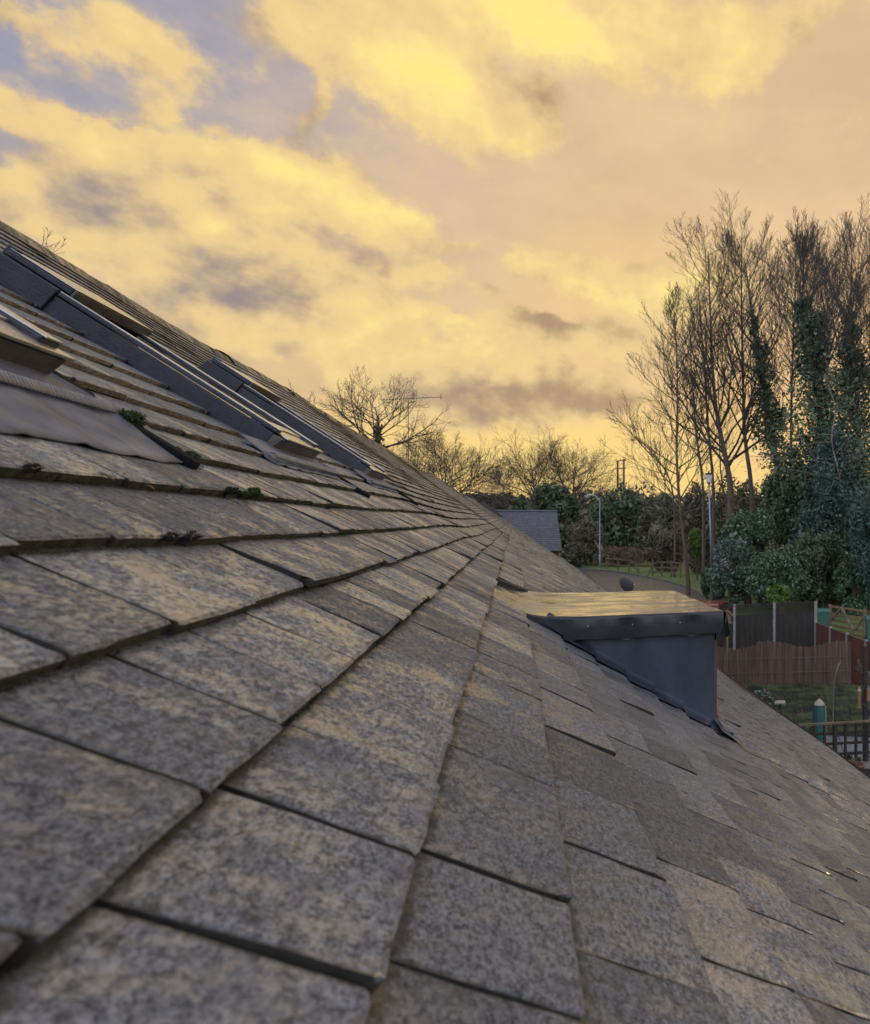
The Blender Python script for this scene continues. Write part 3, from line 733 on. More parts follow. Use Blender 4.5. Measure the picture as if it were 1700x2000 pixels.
def ribbon(name, pts, offs, z, m_, kind='structure'):
    """flat strip along a line of ground points, between two sideways offsets"""
    pts = [np.asarray(p)[:2] for p in pts]; V = []
    for i, p in enumerate(pts):
        d = pts[min(i+1, len(pts)-1)]-pts[max(i-1, 0)]; d /= np.linalg.norm(d); nrm = np.array([d[1], -d[0]])
        for o_ in offs: V.append((*(p+nrm*o_), 1.0+z))
    k = len(offs); Q = [(i*k+j, (i+1)*k+j, (i+1)*k+j+1, i*k+j+1) for i in range(len(pts)-1) for j in range(k-1)]
    return tag(mesh(name, np.array(V), Q, m_), kind=kind)
def smooth_line(pts, n=6):
    out = []
    for i in range(len(pts)-1):
        p0, p1, p2, p3 = pts[max(i-1, 0)], pts[i], pts[i+1], pts[min(i+2, len(pts)-1)]
        for k in range(n):
            t = k/n; out.append(.5*((2*p1)+(-p0+p2)*t+(2*p0-5*p1+4*p2-p3)*t*t+(-p0+3*p1-3*p2+p3)*t**3))
    out.append(pts[-1]); return out
KL = smooth_line([G(x, y, -5.0) for x, y in ((930, 1092), (1050, 1103), (1150, 1113), (1210, 1119), (1290, 1134), (1340, 1148), (1368, 1162), (1376, 1180))])
sgn = 1
ribbon('road', KL, (0.0, 7.0), .004, M['asphalt'])
def kerb(line, off):
    V = []; pts = [np.asarray(p)[:2] for p in line]
    for i, p in enumerate(pts):
        d = pts[min(i+1, len(pts)-1)]-pts[max(i-1, 0)]; d /= np.linalg.norm(d); nrm = np.array([d[1], -d[0]])
        for o_, z in ((0, 0), (0, .13), (-.16, .13), (-.16, 0)): V.append((*(p+nrm*(off+o_)), 1.0+z))
    Q = [(i*4+j, i*4+j+1, (i+1)*4+j+1, (i+1)*4+j) for i in range(len(pts)-1) for j in range(3)]
    tag(mesh('kerb', np.array(V), Q, M['kerb']), kind='structure')
kerb(KL, 0); kerb(KL, 7.16)
ribbon('pavement', KL, (7.17, 9.0), .10, M['paving'])
ribbon('grass_verge', KL[:-4], (-6.5, -3.2, -.17), .06, mat('bright_verge_grass', (.075, .125, .026), (.105, .155, .038), 1.2, .95, bump=.5, bsc=40))

# ---- plants -------------------------------------------------------------------
def seg_mesh(name, segs, m_, parent, sides=4):
    """independent tapered prisms: segs (N,8) = p0 p1 r0 r1"""
    s = np.asarray(segs); p0, p1, r0, r1 = s[:, 0:3], s[:, 3:6], s[:, 6:7], s[:, 7:8]
    d = p1-p0; L = np.linalg.norm(d, axis=1, keepdims=True)+1e-9; d = d/L
    ref = np.where(np.abs(d[:, 2:3]) < .9, np.array([[0, 0, 1.]]), np.array([[1., 0, 0]]))
    a = np.cross(d, ref); a /= np.linalg.norm(a, axis=1, keepdims=True); b = np.cross(d, a)
    V = []
    for (p, r, e) in ((p0, r0, -.15), (p1, r1, .15)):
        for k in range(sides):
            t = 2*math.pi*k/sides; V.append(p+d*r*e+r*(a*math.cos(t)+b*math.sin(t)))
    V = np.stack(V, 1).reshape(-1, 3); n = len(s); base = np.arange(n)[:, None]*(2*sides)
    Q = np.concatenate([np.stack([base[:, 0]+k, base[:, 0]+(k+1) % sides, base[:, 0]+sides+(k+1) % sides, base[:, 0]+sides+k], -1) for k in range(sides)])
    return mesh(name, V, Q, m_, parent, True)
def leaf_mesh(name, C, size, m_, parent, r, asp=.55, flat=0.):
    """one small leaf-shaped face per centre"""
    n = len(C); d = r.normal(size=(n, 3)); d[:, 2] *= (1-flat); d /= np.linalg.norm(d, axis=1, keepdims=True)
    e = r.normal(size=(n, 3)); e -= (e*d).sum(1, keepdims=True)*d; e /= np.linalg.norm(e, axis=1, keepdims=True)
    s = size*r.lognormal(-.08, .38, (n, 1)); w = s*asp
    V = np.stack([C-d*s, C+e*w, C+d*s, C-e*w], 1).reshape(-1, 3)
    Q = np.arange(n*4).reshape(n, 4)
    return mesh(name, V, Q, m_, parent, False, {'tone': ('FLOAT', np.repeat(r.random(n), 4))})
def lump_points(r, c, rad, n, lumps=26, shell=.55):
    """points in leafy clumps spread over an uneven ellipsoid"""
    u = r.normal(size=(lumps, 3)); u /= np.linalg.norm(u, axis=1, keepdims=True)
    k = r.uniform(.45, 1., (lumps, 1))**.6
    cc = u*k*rad*.86; sz = r.uniform(.20, .42, (lumps, 1))
    i = r.integers(0, lumps, n)
    q = r.normal(size=(n, 3)); q /= np.linalg.norm(q, axis=1, keepdims=True); q *= r.uniform(shell, 1.08, (n, 1))
    return np.asarray(c)+cc[i]+q*sz[i]*np.asarray(rad)
def bush(name, label, cat, px, ytop, ybot, w, t, m_, n, leaf, group=None, seed=0, asp=.55, lumps=30, depth=.8, stem='bark'):
    """leafy shrub or tree filling the given outline at that distance"""
    r = np.random.default_rng(seed+11)
    base = P(px, ybot, t); top = P(px, ytop, t)
    gz = float(terrain(base[0], base[1])); base[2] = max(gz, base[2]) if base[2]-gz < .6 else base[2]
    o = empty(name, (base[0], base[1], gz), label, cat, group)
    H = (top[2]-base[2])/2; W = w/F*t/2
    c = (base+top)/2
    C = lump_points(r, c, np.array([W, W*depth, H]), n, lumps)
    C = C[C[:, 2] > gz+.05]
    leaf_mesh('foliage', C, leaf, m_, o, r, asp)
    segs = []
    for k in range(7):
        a = r.uniform(0, 6.28); e = c+np.array([math.cos(a)*W*.5, math.sin(a)*W*.4, r.uniform(-.1, .7)*H])
        s0 = np.array([base[0]+r.normal()*W*.1, base[1]+r.normal()*W*.1, gz-.1]); md = (s0*.5+e*.5)+np.array([0, 0, H*.2])
        rr = .02+.025*H/3
        segs += [(*s0, *md, rr*1.6, rr), (*md, *e, rr, rr*.4)]
    seg_mesh('stem', segs, M[stem], o)
    return o

class Tree:
    def __init__(s, seed, up=.12, wob=.16, thin=1.): s.r = random.Random(seed); s.seg = {0: [], 1: [], 2: [], 3: []}; s.up = up; s.wob = wob; s.thin = thin; s.tips = []
    def branch(s, p, d, L, r, lev, nch, ang, ratio, maxlev, start=.25):
        R = s.r; n = max(3, int(7-lev*1.3)); p = Vector(p); d = Vector(d).normalized(); pts = [(p.copy(), d.copy(), r)]
        for i in range(n):
            d = (d + Vector((R.gauss(0, 1), R.gauss(0, 1), R.gauss(0, .7)))*s.wob + Vector((0, 0, s.up*(1+lev*.35)))).normalized()
            q = p + d*(L/n); r1 = max(r*(1-(i+1)/n*.82), .0055*s.thin)
            r0 = max(r*(1-i/n*.82), .0055*s.thin)
            s.seg[min(lev, 3)].append((*p, *q, r0, r1)); p = q; pts.append((p.copy(), d.copy(), r1))
        s.tips.append(p.copy())
        if lev < maxlev: s.kids(pts, L, lev+1, nch, ang, ratio, maxlev, start)
    def kids(s, pts, L, lev, nch, ang, ratio, maxlev, start):
        R = s.r; m = len(pts)-1
        for k in range(nch[min(lev-1, len(nch)-1)]):
            f = start+(1-start)*(k+R.random())/nch[min(lev-1, len(nch)-1)]; f = min(f, .985)
            i = int(f*m); t = f*m-i
            p = pts[i][0].lerp(pts[min(i+1, m)][0], t); d = pts[i][1]; r = pts[i][2]
            ax = d.cross(Vector((R.gauss(0, 1), R.gauss(0, 1), R.gauss(0, 1)))).normalized()
            a = ang[min(lev-1, len(ang)-1)]*R.uniform(.7, 1.3)
            dd = Matrix.Rotation(a, 3, ax) @ d
            ll = L*ratio[min(lev-1, len(ratio)-1)]*(1.2-.80*f)*R.uniform(.75, 1.25)
            s.branch(p, dd, ll, max(r*.55, .008*s.thin), lev, nch, ang, ratio, maxlev)
    def trunk(s, path, r0, r1, nch, ang, ratio, maxlev, start=.3, Lf=None):
        pts = []; m = len(path)-1; prev = None
        for i, p in enumerate(path):
            p = Vector(p); d = (Vector(path[min(i+1, m)])-Vector(path[max(i-1, 0)])).normalized(); r = r0+(r1-r0)*i/m
            pts.append((p, d, r))
            if prev is not None: s.seg[0].append((*prev[0], *p, prev[1], r))
            prev = (p, r)
        L = Lf or (Vector(path[-1])-Vector(path[0])).length
        s.tips.append(Vector(path[-1]))
        s.kids(pts, L, 1, nch, ang, ratio, maxlev, start)
        return pts
    def build(s, o, bark, twig='twig'):
        seg_mesh('trunk', s.seg[0]+s.seg[1][:0], M[bark], o, 8)
        rest = s.seg[1]+s.seg[2]+s.seg[3]
        if rest: seg_mesh('crown', rest, M[twig], o, 3)

def path3(pxs, t, r, n=3, drift=.0):
    """trunk line through photo points at distance t, with a slight lean in depth"""
    pts = [P(x, y, t+drift*k) for k, (x, y) in enumerate(pxs)]
    pts = [np.asarray(p) for p in pts]; g = pts[0].copy(); g[2] = float(terrain(g[0], g[1]))-.15
    if pts[0][2] > g[2]+.3: pts = [g]+pts
    return [tuple(p) for p in smooth_line(pts, n)]

# ---- tall bare trees on the right
TG = 'tall bare trees behind the evergreens'
def tall(label, pxs, t, seed, r0, nch=(38, 10, 5), ang=(.86, .66, .62), ratio=(.33, .5, .55), start=.28, bark='bark', up=.105, thin=1.7, ivy=None, Lf=None, group=TG, drift=0., r1=.025, twig='twig', cat='tree'):
    path = path3(pxs, t, None, 3, drift)
    o = empty('bare_tree', path[0], label, cat, group)
    T_ = Tree(seed, up, .15, thin); T_.trunk(path, r0, r1, nch, ang, ratio, 3, start, Lf); T_.build(o, bark, twig)
    if ivy:
        r = np.random.default_rng(seed); C = []
        pa = np.array(path)
        for (f0, f1, w0, w1, n) in ivy:
            f = f0+(f1-f0)*r.random(n)
            x = f*(len(pa)-1); i = np.clip(x.astype(int), 0, len(pa)-2); c = pa[i]+(pa[i+1]-pa[i])*(x-i)[:, None]
            w = w0+(w1-w0)*(f-f0)/(f1-f0)
            nc = 34 if n < 8000 else 95
            cf = f0+(f1-f0)*r.random(nc); k = r.integers(0, nc, n); xx = cf*(len(pa)-1); ii = np.clip(xx.astype(int), 0, len(pa)-2)
            cc = pa[ii]+(pa[ii+1]-pa[ii])*(xx-ii)[:, None]; ww = w0+(w1-w0)*(cf-f0)/(f1-f0)
            ang_ = r.uniform(0, 6.28, nc); off = ww*r.uniform(.05, .95, nc); cc = cc+np.stack([np.cos(ang_)*off, np.sin(ang_)*off, r.normal(size=nc)*.3], -1)
            rad_ = (ww*r.uniform(.18, .48, nc))[k][:, None]
            g = r.normal(size=(n, 3))*rad_*.62; g[:, 2] *= 1.5
            core = r.random(n) < .22; cen = np.where(core[:, None], c, cc[k]); C.append(cen+g*np.where(core, .6, 1.)[:, None])
        leaf_mesh('ivy', np.concatenate(C), .10, M['ivy'], o, r, .7)
    return o
tall('slender pale-barked tree nearest the road, its thin fan of twigs reaching farthest left', [(1345,1136),(1338,1070),(1328,985),(1322,880),(1324,780),(1322,690),(1318,610)], 50, 3, .17, bark='barktan', start=.36, nch=(38,10,5), ratio=(.32,.5,.55))
tall('thin straight tree close left of the lamp post with a narrow bare crown', [(1374,960),(1362,860),(1352,740),(1348,620)], 56, 4, .15, start=.35, ratio=(.27,.5,.55), nch=(26,8,4), thin=1.3)
tall('slim bare tree rising directly behind the square-topped lamp post', [(1394,960),(1384,840),(1378,750),(1372,660),(1364,560)], 58, 5, .16, start=.45, ratio=(.26,.5,.55), nch=(24,8,4), thin=1.3)
tall('tallest bare tree with a thick brown trunk leaning left as it rises', [(1428,975),(1420,905),(1398,790),(1389,640),(1384,490)], 54, 6, .33, start=.36, nch=(38,10,5), ratio=(.36,.5,.55), thin=1.4)
tall('tall straight bare tree right of the thick leaning trunk', [(1469,965),(1455,850),(1452,740),(1449,600),(1449,480)], 57, 8, .24, start=.36, nch=(38,10,5), ratio=(.34,.5,.55), thin=1.4)
tall('bare-topped tree with a leaning trunk wrapped in ivy to two thirds', [(1528,985),(1500,800),(1483,690),(1467,600),(1457,520)], 53, 9, .26, ivy=[(0.05,.45,2.2,1.3,10000),(.45,.74,1.1,.35,3000)], start=.45, nch=(26,9,5))
tall('thin dark tree between the two ivy-covered trunks', [(1546,960),(1546,830),(1549,690),(1553,600),(1556,530)], 59, 10, .17, start=.4, ratio=(.28,.5,.55))
tall('broad bare crown above a trunk smothered in dark ivy', [(1640,1100),(1618,985),(1605,820),(1592,690),(1570,600),(1556,530)], 46, 12, .34, ivy=[(.08,.46,5.2,2.9,36000),(.46,.84,2.6,.5,13000)], start=.55, nch=(30,10,5), ratio=(.36,.5,.55), ang=(.8,.65,.6))
tall('spreading bare tree at the far right, ivy on its upper trunk', [(1690,1000),(1672,830),(1662,700),(1659,610),(1668,525)], 52, 13, .28, ivy=[(.12,.55,3.0,1.5,13000),(.55,.80,1.2,.4,3500)], start=.4, nch=(34,10,5), ratio=(.40,.5,.55), ang=(.85,.65,.6))
tall('bare tree high behind the broad ivy mass, twigs fanning above it', [(1612,1000),(1616,800),(1618,650),(1614,520)], 58, 41, .2, start=.5, nch=(38,10,5), ratio=(.36,.5,.55), thin=1.5)
tall('bare tree nearest the right edge with fine upright twigs', [(1700,1000),(1704,800),(1700,650),(1704,530)], 60, 42, .2, start=.45, nch=(38,10,5), ratio=(.36,.5,.55), thin=1.5)
tall('bare tree cut by the right edge, its branches sweeping up and right', [(1770,1000),(1755,800),(1742,660),(1737,530)], 56, 14, .28, start=.3, nch=(34,10,5), ratio=(.40,.5,.55), ang=(.85,.65,.6))
tall('small pale-limbed tree twisting in front of the dark ivy', [(1650,1010),(1640,930),(1625,860),(1632,800),(1618,750)], 43, 15, .075, nch=(12,6,3), ang=(1.1,.8,.6), ratio=(.45,.5,.5), start=.25, bark='barkpale', twig='barkpale', up=-.01, thin=1.3)
tall('young bare tree low behind the road fence, thin and leaning', [(1420,1000),(1408,920),(1405,800),(1402,700)], 60, 16, .10, start=.3, nch=(16,7,4), thin=1.2)
tall('low bare thicket tree spreading left over the hedge beside the poles', [(1318,1000),(1306,930),(1270,880),(1240,850)], 66, 17, .12, start=.2, nch=(16,7,4), ratio=(.6,.5,.5), up=.05)

# ---- bare trees beyond the ridge and over the far hedge
BG = 'bare trees along the skyline'
tall('bare tree with a forked crown behind the aerial, ivy at its foot', [(735,930),(737,880),(741,850),(738,820),(733,795)], 60, 21, .26, nch=(20,10,7), ang=(1.0,.85,.75), ratio=(1.0,.52,.5), start=.35, up=.06, thin=1.3, ivy=[(.30,.72,.55,.35,900)], group=BG, Lf=7.2, bark='bark')
tall('small bare tree whose upper twigs peep over the ridge left of the aerial', [(575,960),(571,900),(566,860),(560,840)], 48, 22, .10, nch=(13,5,3), ang=(.8,.7,.6), ratio=(.45,.5,.5), start=.7, group=BG, thin=1.5)
tall('bare treetop just showing three twigs above the upper end of the ridge', [(105,668),(83,588),(66,548),(50,510)], 17, 23, .05, nch=(6,3,2), ang=(.8,.7,.6), ratio=(.16,.5,.5), start=.78, group=BG, thin=.75, r1=.006)
tall('rounded bare tree right of the aerial, dense with fine upright twigs', [(868,1000),(868,970),(870,940),(872,905)], 82, 24, .22, nch=(44,14,6), ang=(1.1,.8,.7), ratio=(.95,.55,.5), start=.15, up=.05, thin=1.5, group=BG, Lf=9.5)
tall('bare tree low behind the ridge between the aerial and the round tree', [(812,1000),(812,950),(815,915),(818,880)], 88, 25, .18, nch=(30,11,5), ang=(1.0,.8,.7), ratio=(.75,.55,.5), start=.2, up=.06, thin=1.6, group=BG, Lf=8)
tall('wide bare tree above the dark hedge, left half of a twin crown', [(1048,1000),(1045,965),(1042,940),(1040,915)], 106, 26, .25, nch=(40,13,6), ang=(1.15,.8,.7), ratio=(1.0,.55,.5), start=.15, up=.045, thin=1.7, group=BG, Lf=10.5)
tall('wide bare tree above the dark hedge, right half of a twin crown', [(1118,1000),(1120,965),(1122,940),(1126,918)], 108, 27, .25, nch=(40,13,6), ang=(1.15,.8,.7), ratio=(1.0,.55,.5), start=.15, up=.045, thin=1.7, group=BG, Lf=10)
tall('small bare tree between the round tree and the twin crown, lowest on the skyline', [(985,1000),(985,960),(985,935)], 120, 28, .14, nch=(20,8,4), ang=(.9,.6,.55), ratio=(.9,.55,.5), start=.25, up=.1, thin=2.6, group=BG, Lf=6)

# ---- hedges and shrubs
HG = 'hedge shrubs beyond the road'
bush('evergreen_shrub', 'dark green rounded evergreen directly above the slate roof', 'shrub', 1068, 938, 1085, 150, 96, M['dkgreen'], 12000, .26, HG, 1)
bush('hedge_shrub', 'brownish green hedge left of the dark evergreen, above the roof verge', 'shrub', 960, 955, 1030, 130, 112, M['brownhedge'], 9000, .26, HG, 2)
bush('hedge_shrub', 'twiggy brown shrub between the slate roof and the curved lamp', 'shrub', 1148, 1012, 1110, 84, 84, M['brownhedge'], 9000, .17, HG, 3, .3)
bush('evergreen_shrub', 'dark green dome-shaped evergreen right behind the curved lamp', 'shrub', 1212, 952, 1090, 120, 94, M['dkgreen'], 11000, .24, HG, 4)
bush('hedge_shrub', 'olive brown hedge between the dome evergreen and the pale-barked tree', 'shrub', 1290, 958, 1115, 110, 84, M['olive'], 12000, .2, HG, 5, .35)
bush('hedge_shrub', 'brown twiggy hedge just left of the square-topped lamp post', 'shrub', 1366, 950, 1125, 90, 70, M['brownhedge'], 11000, .16, HG, 6, .35)
bush('hedge_shrub', 'tall tangled olive hedge behind the square-topped lamp post', 'shrub', 1440, 940, 1130, 130, 64, M['olive'], 13000, .16, HG, 7, .4)
bush('hedge_shrub', 'small grey green bush at the foot of the slate-roofed house', 'shrub', 1122, 1058, 1112, 60, 80, M['olive'], 4500, .15, HG, 8, .4)
bush('yellow_shrub', 'small yellow green shrub beside the pale tree trunk', 'shrub', 1362, 1028, 1085, 34, 62, M['bright'], 2600, .10, HG, 9)
bush('bramble', 'low pinkish brown bramble patch behind the roadside rail fence', 'bramble', 1218, 1062, 1112, 110, 83, M['bramble'], 7000, .13, HG, 10, .25)
bush('hedge_shrub', 'dark hedge behind the broken rail fence, low beside the pale trunk', 'shrub', 1300, 1040, 1128, 70, 74, M['brownhedge'], 7000, .15, HG, 19, .35)
EG = 'evergreens behind the gardens'
bush('laurel', 'mid green laurel, the upper left of the big evergreen mass', 'shrub', 1462, 985, 1130, 120, 43, M['laurel'], 22000, .085, EG, 11)
bush('laurel', 'silvery green laurel bulging beside the square-topped lamp post', 'shrub', 1428, 1050, 1178, 84, 41, M['silver'], 15000, .075, EG, 12)
bush('laurel', 'green laurel filling the middle above the trellis fence', 'shrub', 1515, 1060, 1190, 130, 39, M['laurel'], 20000, .075, EG, 13)
bush('evergreen_shrub', 'dark shaded evergreen between the laurel and the wooden gate', 'shrub', 1600, 1040, 1200, 130, 41, M['dkgreen'], 18000, .085, EG, 14)
bush('conifer', 'tall blue green conifer wall under the ivy-smothered trunk', 'conifer', 1625, 840, 1130, 150, 44, M['bluegreen'], 30000, .10, EG, 15, .35)
bush('conifer', 'blue green conifer cut off by the right edge', 'conifer', 1716, 880, 1200, 110, 38, M['bluegreen'], 22000, .09, EG, 16, .35)
bush('evergreen_shrub', 'mid green shrub behind the wooden gate', 'shrub', 1672, 1090, 1200, 90, 39, M['laurel'], 11000, .07, EG, 17)
bush('bright_shrub', 'small bright green shrub peeping over the trellis fence', 'shrub', 1524, 1140, 1186, 52, 33.5, M['bright'], 2600, .055, EG, 18)
bush('evergreen_shrub', 'dark evergreen above the laurel, filling in under the ivy trees', 'shrub', 1540, 900, 1080, 120, 47, M['dkgreen'], 17000, .10, EG, 20)
bush('evergreen_shrub', 'dark low evergreen on the verge behind the lamp base', 'shrub', 1395, 1100, 1180, 60, 47, M['dkgreen'], 7000, .075, EG, 22)

# far woodland along the hill
def far_wood():
    r = np.random.default_rng(3); C = []
    for k in range(150):
        a = r.uniform(-.95, .42); d = r.uniform(205, 330)
        x = math.sin(YAW+a)*d; y = math.cos(YAW+a)*d; z = float(terrain(x, y)); h = r.uniform(2.0, 5.0)
        C.append(lump_points(r, (x, y, z+h*.8), np.array([6., 6., h]), 420, 10))
    o = leaf_mesh('woodland', np.concatenate(C), .55, M['brownhedge'], None, r, .4)
    tag(o, 'brown winter woodland far off along the hill', 'woodland', None, 'stuff')
far_wood()

# ---- far house with a slate roof
def far_house():
    A = P(1083, 999, 70.); B = P(985, 1006, 70.); u = -(RT*math.cos(R_(21))+FW*math.sin(R_(21)))
    nrm = np.array([u[1], -u[0], 0]);  nrm = nrm if nrm@FW < 0 else -nrm
    L = 15.; rise = 3.6; run = 5.4; zr = A[2]
    o = empty('slate_house', (A[0], A[1], 1.0), 'brick house with a blue grey slate roof beyond the end of the tiled roof', 'house')
    nC = 22
    for sgn_ in (1, -1):
        m = MB()
        for i in range(nC):
            f0, f1 = i/nC, (i+1)/nC; j = 0
            x = -.25
            while x < L:
                w = min(rnd.uniform(.32, .5), L-x); dz = rnd.gauss(0, .006)
                p = lambda f, xx, e: A+u*xx+nrm*sgn_*(f*run)+np.array([0, 0, -f*rise+e])
                m.add([p(f0, x+.006, 0), p(f1+.012, x+.006, .05+dz), p(f1+.012, x+w-.006, .05+dz), p(f0, x+w-.006, 0), p(f1+.012, x+.006, -.01), p(f1+.012, x+w-.006, -.01)], [(0, 1, 2, 3), (1, 4, 5, 2)]); x += w
        m.build('roof', M['slate'], o)
    m = MB(); m.tube([A+u*(-.3)+[0, 0, .03], A+u*L+[0, 0, .03]], .11, 8); m.build('ridge_tiles', M['slate'], o)
    w = MB(); a, b = A+u*0.0, A+u*L; inn = run-.35
    zb = .8; ze = zr-rise*inn/run-.06
    for q in (a, b):
        e1 = q+nrm*inn; e2 = q-nrm*inn; t_ = (.25 if q is a else -.25)*u
        w.add([(*e1[:2], zb), (*e2[:2], zb), (*e2[:2], ze), (*q[:2], zr-.1), (*e1[:2], ze), (*(e1+t_)[:2], zb), (*(e2+t_)[:2], zb), (*(e2+t_)[:2], ze), (*(q+t_)[:2], zr-.1), (*(e1+t_)[:2], ze)],
              [(0, 1, 2, 3, 4), (9, 8, 7, 6, 5), (0, 5, 6, 1), (1, 6, 7, 2), (2, 7, 8, 3), (3, 8, 9, 4), (4, 9, 5, 0)])
    for sgn_ in (1, -1):
        s0 = a+nrm*sgn_*inn+u*.26; w.box((*s0[:2], zb), u*(L-.52), -nrm*sgn_*.25, (0, 0, ze-zb-.01))
    w.build('wall', M['brick'], o)
    g = MB(); s0 = a+nrm*(run+.05); g.tube([(*(s0-u*.3)[:2], zr-rise-.05), (*(s0+u*L)[:2], zr-rise-.05)], .07, 8); g.build('gutter', M['gutter'], o)
far_house()

# ---- lamp posts, poles, aerial, dish
def lamp_curved():
    b = G(1172, 1110, -5.0); t = (b-CAM)@FW; top = P(1167, 967, t)
    o = empty('street_lamp', b, 'grey street lamp with a curved arm and small angled head at the roadside', 'street lamp')
    H = top[2]-b[2]; left = -RT
    m = MB(); m.tube([b-[0, 0, .2], b+[0, 0, 1.6]], .12, 12); m.build('base', M['galv'], o, True)
    m = MB(); pts = [b+[0, 0, 1.58], b+[0, 0, 1.7], b+np.array([0, 0, H-.75])]
    rad = [.12, .072, .06]
    for k in range(1, 8):
        a = k/7*math.pi*.5; pts.append(b+np.array([0, 0, H-.75])+left*.85*(1-math.cos(a))+np.array([0, 0, .72*math.sin(a)])); rad.append(.055)
    m.tube(pts, rad, 10); m.build('pole', M['galv'], o, True)
    e = pts[-1]; m = MB(); d = left+np.array([0, 0, -.12])
    m.tube([e-left*.05, e+d*.15, e+d*.55, e+d*.82], [.06, .13, .14, .07], 10); h = m.build('lamp_head', M['galv'], o, True)
    m = MB(); m.tube([e+d*.2-[0, 0, .09], e+d*.5-[0, 0, .12], e+d*.74-[0, 0, .09]], [.07, .10, .06], 8); m.build('lens', M['lampglass'], h, True)
lamp_curved()
def lamp_square():
    b = G(1391, 1188, -5.0); t = (b-CAM)@FW; H = (1188-920)/F*t
    o = empty('street_lamp', b, 'slim grey lamp post with a square glass lantern in front of the bare trees', 'street lamp')
    top = b+np.array([-.15*0, 0, H]); lean = RT*(-6/F*t)
    m = MB(); m.tube([b-[0, 0, .2], b+[0, 0, 2.0], b+[0, 0, 2.06]], [.105, .10, .075], 12); m.build('base', M['galv'], o, True)
    m = MB(); m.tube([b+[0, 0, 2.05], b+lean*.5+np.array([0, 0, H*.6]), b+lean+np.array([0, 0, H-.78])], [.07, .06, .05], 10); m.build('pole', M['galv'], o, True)
    q = b+lean+np.array([0, 0, H-.78])
    m = MB(); m.tube([q, q+[0, 0, .12]], [.07, .14], 8); m.build('bracket', M['galv'], o)
    def fr(r0, r1, z0, z1):
        return [q+RT*sx*r0+FW*sy*r0+np.array([0, 0, z0]) for sx, sy in ((-1,-1),(1,-1),(1,1),(-1,1))]+[q+RT*sx*r1+FW*sy*r1+np.array([0, 0, z1]) for sx, sy in ((-1,-1),(1,-1),(1,1),(-1,1))]
    m = MB(); m.hexa(fr(.13, .20, .12, .56)); la = m.build('lantern', M['lampglass'], o)
    m = MB(); m.hexa(fr(.225, .20, .562, .60)); m.hexa(fr(.20, .05, .601, .68)); m.tube([q+[0, 0, .68], q+[0, 0, .80]], [.05, .02], 6); m.build('cap', M['black'], la)
lamp_square()
def power_pole():
    a = P(1207, 975, 112); c = P(1219, 975, 112)
    o = empty('utility_pole', (a[0], a[1], float(terrain(a[0], a[1]))), 'twin wooden power poles with a crossarm on the skyline', 'power pole')
    za, zc = P(1207, 899, 112)[2], P(1219, 896, 112)[2]
    for p, z in ((a, za), (c, zc)):
        m = MB(); m.tube([(p[0], p[1], float(terrain(p[0], p[1]))-.3), (p[0], p[1], z)], [.19, .14], 8); m.build('pole', M['bark'], o)
    m = MB(); l = P(1202, 915, 112); r = P(1223, 915, 112); m.bar(l, r, .14); m.bar(P(1203, 901, 112), P(1224, 899, 112), .14); m.build('crossarm', M['bark'], o)
    m = MB()
    for x in (1204, 1212, 1222): p = P(x, 899, 112); m.tube([p, p+[0, 0, .3]], [.08, .05], 6)
    m.build('insulators', M['bark'], o)
power_pole()
def aerial():
    # fixed to the far side of the ridge
    v = 28.; t = 28./FW[1]*.93
    for it in range(12):
        p = P(799, 885, t); t *= v/p[1]
    p = P(799, 900, t); q = P(795, 782, t)
    p[0] -= .02
    o = empty('tv_aerial', (p[0], p[1], p[2]-.6), 'television aerial on a thin mast rising above the ridge', 'aerial')
    m = MB(); m.tube([p-[0, 0, .7], (p[0], p[1], q[2])], .013, 8); m.build('mast', M['gutter'], o, True)
    z = q[2]+.02; c = np.array([p[0], p[1], z])
    e0 = c-RT*.95; e1 = c+RT*1.15+np.array([0, 0, .10])
    m = MB(); m.tube([e0, e1], .008, 6); m.tube([c-[0, 0, .1], c+RT*.2+[0, 0, -.06], c+RT*.22+[0, 0, .02]], .01, 6); bo = m.build('boom', M['gutter'], o)
    m = MB()
    for k in range(15):
        b = e0+(e1-e0)*(k/14); l = .16-.05*k/14; d = FW*l; m.tube([b-d+[0, 0, .0], b+d], .006, 5)
    m.tube([e1+[0, 0, -.10], e1+[0, 0, .12]], .008, 5); m.build('elements', M['gutter'], bo)
aerial()
